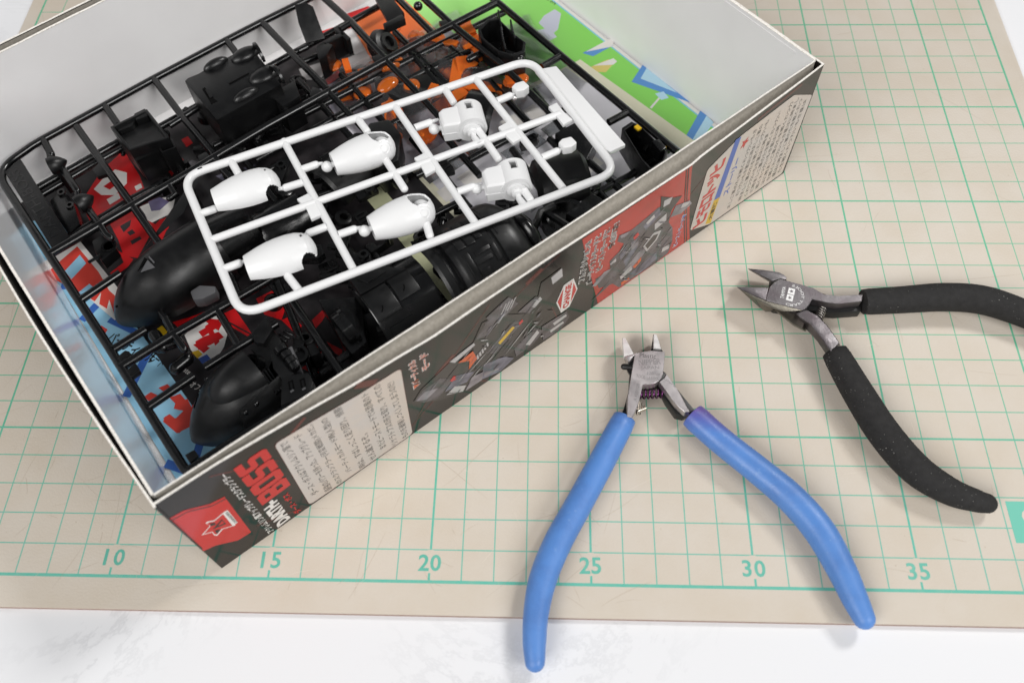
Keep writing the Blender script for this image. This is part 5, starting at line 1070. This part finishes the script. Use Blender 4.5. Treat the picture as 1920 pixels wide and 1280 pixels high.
jr = slabp([cb(*p) for p in ((779, 246), (806, 250), (830, 320), (851, 392), (776, 386))], .92, .70, 'jaw', M_BLADE, nb, .01)
MB().rings([[at(*cb(*p), .69) for p in ((772, 250), (806, 252), (853, 396), (752, 408))], [at(*cb(*p), .22) for p in ((766, 300), (800, 300), (866, 430), (745, 440))]]).build('jaw_flank', M_BSTEEL, jr, bevel=.01)
MB().pz([at(*cb(*p), .80) for p in ((752, 404), (776, 388), (851, 394), (870, 418))], .3, .80).build('jaw_shoulder', M_BSTEEL, jr, bevel=.01)
MB().tube([at(*cb(478, 572), .55), at(*cb(580, 582), .55)], .105, 16, round0=True).build('stop_peg', mat('black_rubber_peg', (.012, .012, .012, 1), .5), nb)
def coil(A, B, rad, turns, wire, name, m, parent):
    A, B = np.asarray(A), np.asarray(B); ax = nrm(B - A); s = nrm(np.cross(ax, BZ)); u = np.cross(s, ax); n = int(turns * 18)
    return MB().tube([A + (B - A) * (k / n) + rad * (math.cos(k / 18 * 6.2832) * s + math.sin(k / 18 * 6.2832) * u) for k in range(n + 1)], wire, 7).build(name, m, parent, smooth=180)
coil(at(*cb(640, 850), .48), at(*cb(890, 835), .48), .155, 6.0, .027, 'spring', M_PURPLE, nb)
scw = MB().lathe(at(*cb(612, 1012), .55), at(*cb(690, 985), .55) - at(*cb(612, 1012), .55), BZ, [(0, .02), (0, .10), (.1, .10), (.1, .07), (.18, .07), (.18, .085), (.22, .085), (.22, .07), (.26, .07), (.26, .085), (.30, .085), (.30, .02)], 16).build('stop_screw', M_BRASS, nb)
MB().tube([at(*cb(640, 925), .6), at(*cb(622, 1050), .5)], .08, 10).build('screw_nut', M_BRASS, scw)
def etch(body, p0, p1, h, z, m, parent, fn=cb, bold=0.0):
    A, B = at(*fn(*p0), z), at(*fn(*p1), z); t = nrm(B - A); n = np.cross((0, 0, 1), t); mb = MB()
    lettering(mb, body, lambda x, y: A + t * x + n * y + np.array([0, 0, .004]), width=float(np.linalg.norm(B - A)), height=h, bold=bold); return mb.build('etched_lettering', m, parent, smooth=0)
M_ETCH = mat('etched_grey', (.15, .14, .145, 1), .5, metal=.6); M_ETCH2 = mat('faint_etching', (.36, .34, .345, 1), .45, metal=.8)
etch('Plastic', (636, 478), (800, 492), .17, zt_, M_ETCH, la); etch('NIPPER', (632, 560), (850, 545), .22, zt_, M_ETCH2, la); etch('JAPAN', (650, 610), (835, 605), .16, zt_, M_ETCH2, la); etch('120mm', (715, 652), (840, 662), .13, zt_, M_ETCH2, la); etch('TOOL', (600, 680), (690, 695), .13, zt_, M_ETCH2, la); etch('1500', (730, 698), (815, 708), .11, zt_, M_ETCH2, la)
etch('A 4551128', (607, 915), (640, 745), .11, zt_, M_ETCH2, la); etch('pure', (890, 712), (985, 790), .1, .94, M_ETCH2, ra)

nk = empty('nippers', at(1480, 570, 0), 'open dark steel nippers with black foam handles near the right side of the mat', 'nippers', 'nippers')
def foam():
    M = mat('black_foam', (.018, .0175, .0175, 1), .82, spec=.3, bump=(1500, .5)); nt = M.node_tree; b = nt.nodes['Principled BSDF']
    tc = nt.nodes.new('ShaderNodeTexCoord'); v = nt.nodes.new('ShaderNodeTexVoronoi'); v.inputs['Scale'].default_value = 1500; nt.links.new(tc.outputs['Object'], v.inputs['Vector'])
    n = nt.nodes.new('ShaderNodeTexNoise'); n.inputs['Scale'].default_value = 90; nt.links.new(tc.outputs['Object'], n.inputs['Vector'])
    th = nt.nodes.new('ShaderNodeMapRange'); th.inputs[1].default_value = .45; th.inputs[2].default_value = .78; th.inputs[3].default_value = .03; th.inputs[4].default_value = .26; nt.links.new(n.outputs['Fac'], th.inputs[0])
    lt = nt.nodes.new('ShaderNodeMath'); lt.operation = 'LESS_THAN'; nt.links.new(v.outputs['Distance'], lt.inputs[0]); nt.links.new(th.outputs[0], lt.inputs[1])
    wn = nt.nodes.new('ShaderNodeTexWhiteNoise'); nt.links.new(v.outputs['Position'], wn.inputs['Vector']); g2 = nt.nodes.new('ShaderNodeMath'); g2.operation = 'GREATER_THAN'; g2.inputs[1].default_value = .72; nt.links.new(wn.outputs['Value'], g2.inputs[0])
    mu = nt.nodes.new('ShaderNodeMath'); mu.operation = 'MULTIPLY'; nt.links.new(lt.outputs[0], mu.inputs[0]); nt.links.new(g2.outputs[0], mu.inputs[1])
    n2 = nt.nodes.new('ShaderNodeTexNoise'); n2.inputs['Scale'].default_value = 500; nt.links.new(tc.outputs['Object'], n2.inputs['Vector'])
    m1 = nt.nodes.new('ShaderNodeMix'); m1.data_type = 'RGBA'; m1.inputs[6].default_value = (.013, .0125, .0125, 1); m1.inputs[7].default_value = (.030, .029, .029, 1); nt.links.new(n2.outputs['Fac'], m1.inputs[0])
    mx = nt.nodes.new('ShaderNodeMix'); mx.data_type = 'RGBA'; mx.inputs[7].default_value = (.42, .41, .38, 1); nt.links.new(m1.outputs[2], mx.inputs[6]); nt.links.new(mu.outputs[0], mx.inputs[0]); nt.links.new(mx.outputs[2], b.inputs['Base Color'])
    return M
M_FOAM = foam()
gu = grip([(1618, 566, 50, .62), (1690, 562, 52, .60), (1770, 557, 55, .58), (1840, 562, 56, .55), (1905, 582, 54, .52), (1960, 606, 52, .5), (2040, 655, 46, .45)], .6, M_FOAM, nk)
gd = grip([(1565, 660, 50, .62), (1610, 738, 58, .60), (1660, 815, 62, .56), (1718, 880, 62, .54), (1780, 920, 54, .5), (1830, 938, 44, .44), (1850, 943, 38, .42)], .6, M_FOAM, nk)
zk = .98
pb = slabp([ck(*p) for p in ((443, 484), (458, 410), (480, 345), (530, 285), (596, 248), (668, 264), (960, 346), (1075, 416), (1240, 432), (1500, 418), (1490, 490), (1235, 522), (1110, 505), (950, 468), (930, 505), (880, 570), (850, 588))], zk, .62, 'pivot_arm', M_DSTEEL, nk, .015)
MB().pz([at(*ck(*p), .6) for p in ((470, 500), (640, 300), (1000, 380), (1250, 470), (1500, 470), (1480, 600), (1200, 620), (920, 590), (800, 600), (540, 560))], .2, .60).build('arm_core', M_BSTEEL, pb, bevel=.05)
la2 = MB().rings([[at(*ck(*p), .96) for p in ((768, 622), (880, 582), (1000, 640), (1112, 752), (1248, 945), (1200, 1000), (1158, 1048), (1050, 900), (930, 740), (820, 668))], [at(*ck(*p), .3) for p in ((740, 640), (880, 600), (1000, 680), (1120, 800), (1260, 980), (1200, 1050), (1120, 1110), (1000, 930), (870, 790), (760, 700))]]).build('handle_arm', M_DSTEEL, nk, bevel=.06, seg=3)
MB().rings([[at(*ck(*p), .62) for p in ((640, 605), (850, 592), (900, 640), (840, 790), (740, 740), (560, 600))], [at(*ck(*p), .22) for p in ((640, 640), (850, 600), (900, 660), (880, 830), (740, 760), (540, 600))]]).build('arm_flank', M_DEDGE, la2, bevel=.04)
ju = MB().rings([[at(*ck(*p), .95) for p in ((246, 136), (420, 152), (585, 176), (640, 205), (670, 232), (664, 258), (598, 246), (545, 262), (508, 276), (476, 252))], [at(*ck(*p), .35) for p in ((255, 150), (420, 170), (585, 200), (640, 230), (665, 260), (664, 290), (598, 280), (530, 300), (470, 352), (476, 280))]]).build('jaw', M_DSTEEL, nk, bevel=.015)
jd = MB().rings([[at(*ck(*p), .95) for p in ((124, 336), (470, 346), (456, 410), (440, 482), (300, 424), (140, 350))], [at(*ck(*p), .3) for p in ((130, 345), (460, 370), (470, 420), (450, 560), (370, 560), (270, 450))]]).build('jaw', M_DSTEEL, nk, bevel=.015)
MB().rings([[at(*ck(*p), .95) for p in ((150, 358), (300, 428), (440, 488), (850, 592), (640, 605), (500, 560))], [at(*ck(*p), .2) for p in ((330, 510), (370, 560), (440, 608), (490, 606), (500, 575), (540, 590), )]]).build('jaw_flank', M_DEDGE, jd, bevel=.01)
coil(at(*ck(1075, 530), .5), at(*ck(1005, 690), .5), .15, 7.0, .032, 'spring', M_WIRE, nk)
M_MARK = mat('white_marking', (.78, .78, .77, 1), .5)
A = at(*ck(625, 465), zk); B = at(*ck(650, 340), zk)
etch('TAMIYA', (636, 466), (662, 340), .12, zk, M_MARK, pb, ck, .01)
for x0, y0 in ((676, 345), (658, 415)):
    c0 = [(x0 + 18, y0), (x0 + 88, y0 + 17), (x0 + 74, y0 + 82), (x0 + 2, y0 + 62)]
    MB().sheet([at(*ck(*p), zk) for p in c0], zk + .003).build('marking_square', M_MARK, pb, smooth=0)
    c = np.mean([at(*ck(*p), zk) for p in c0], 0); r_ = .085
    MB().sheet([c + (r_ if k % 2 == 0 else r_ * .42) * np.array([math.cos(.35 + k * math.pi / 5), math.sin(.35 + k * math.pi / 5), 0]) for k in range(10)], zk + .006).build('marking_star', M_DSTEEL, pb, smooth=0)
def etch_arc(body, c, r, a0, a1, h, z, m, parent):
    C_ = at(*ck(*c), z); mb = MB()
    lettering(mb, body, lambda x, y: C_ + (r - h / 2 + y) * np.array([math.cos(a0 + (a1 - a0) * x), math.sin(a0 + (a1 - a0) * x), 0]) + np.array([0, 0, .004]), width=1.0, height=h, bold=.0)
    return mb.build('etched_lettering', m, parent, smooth=0)
etch_arc('CRAFT TOOLS', (712, 425), .42, -2.1, 1.3, .10, zk, M_MARK, pb)
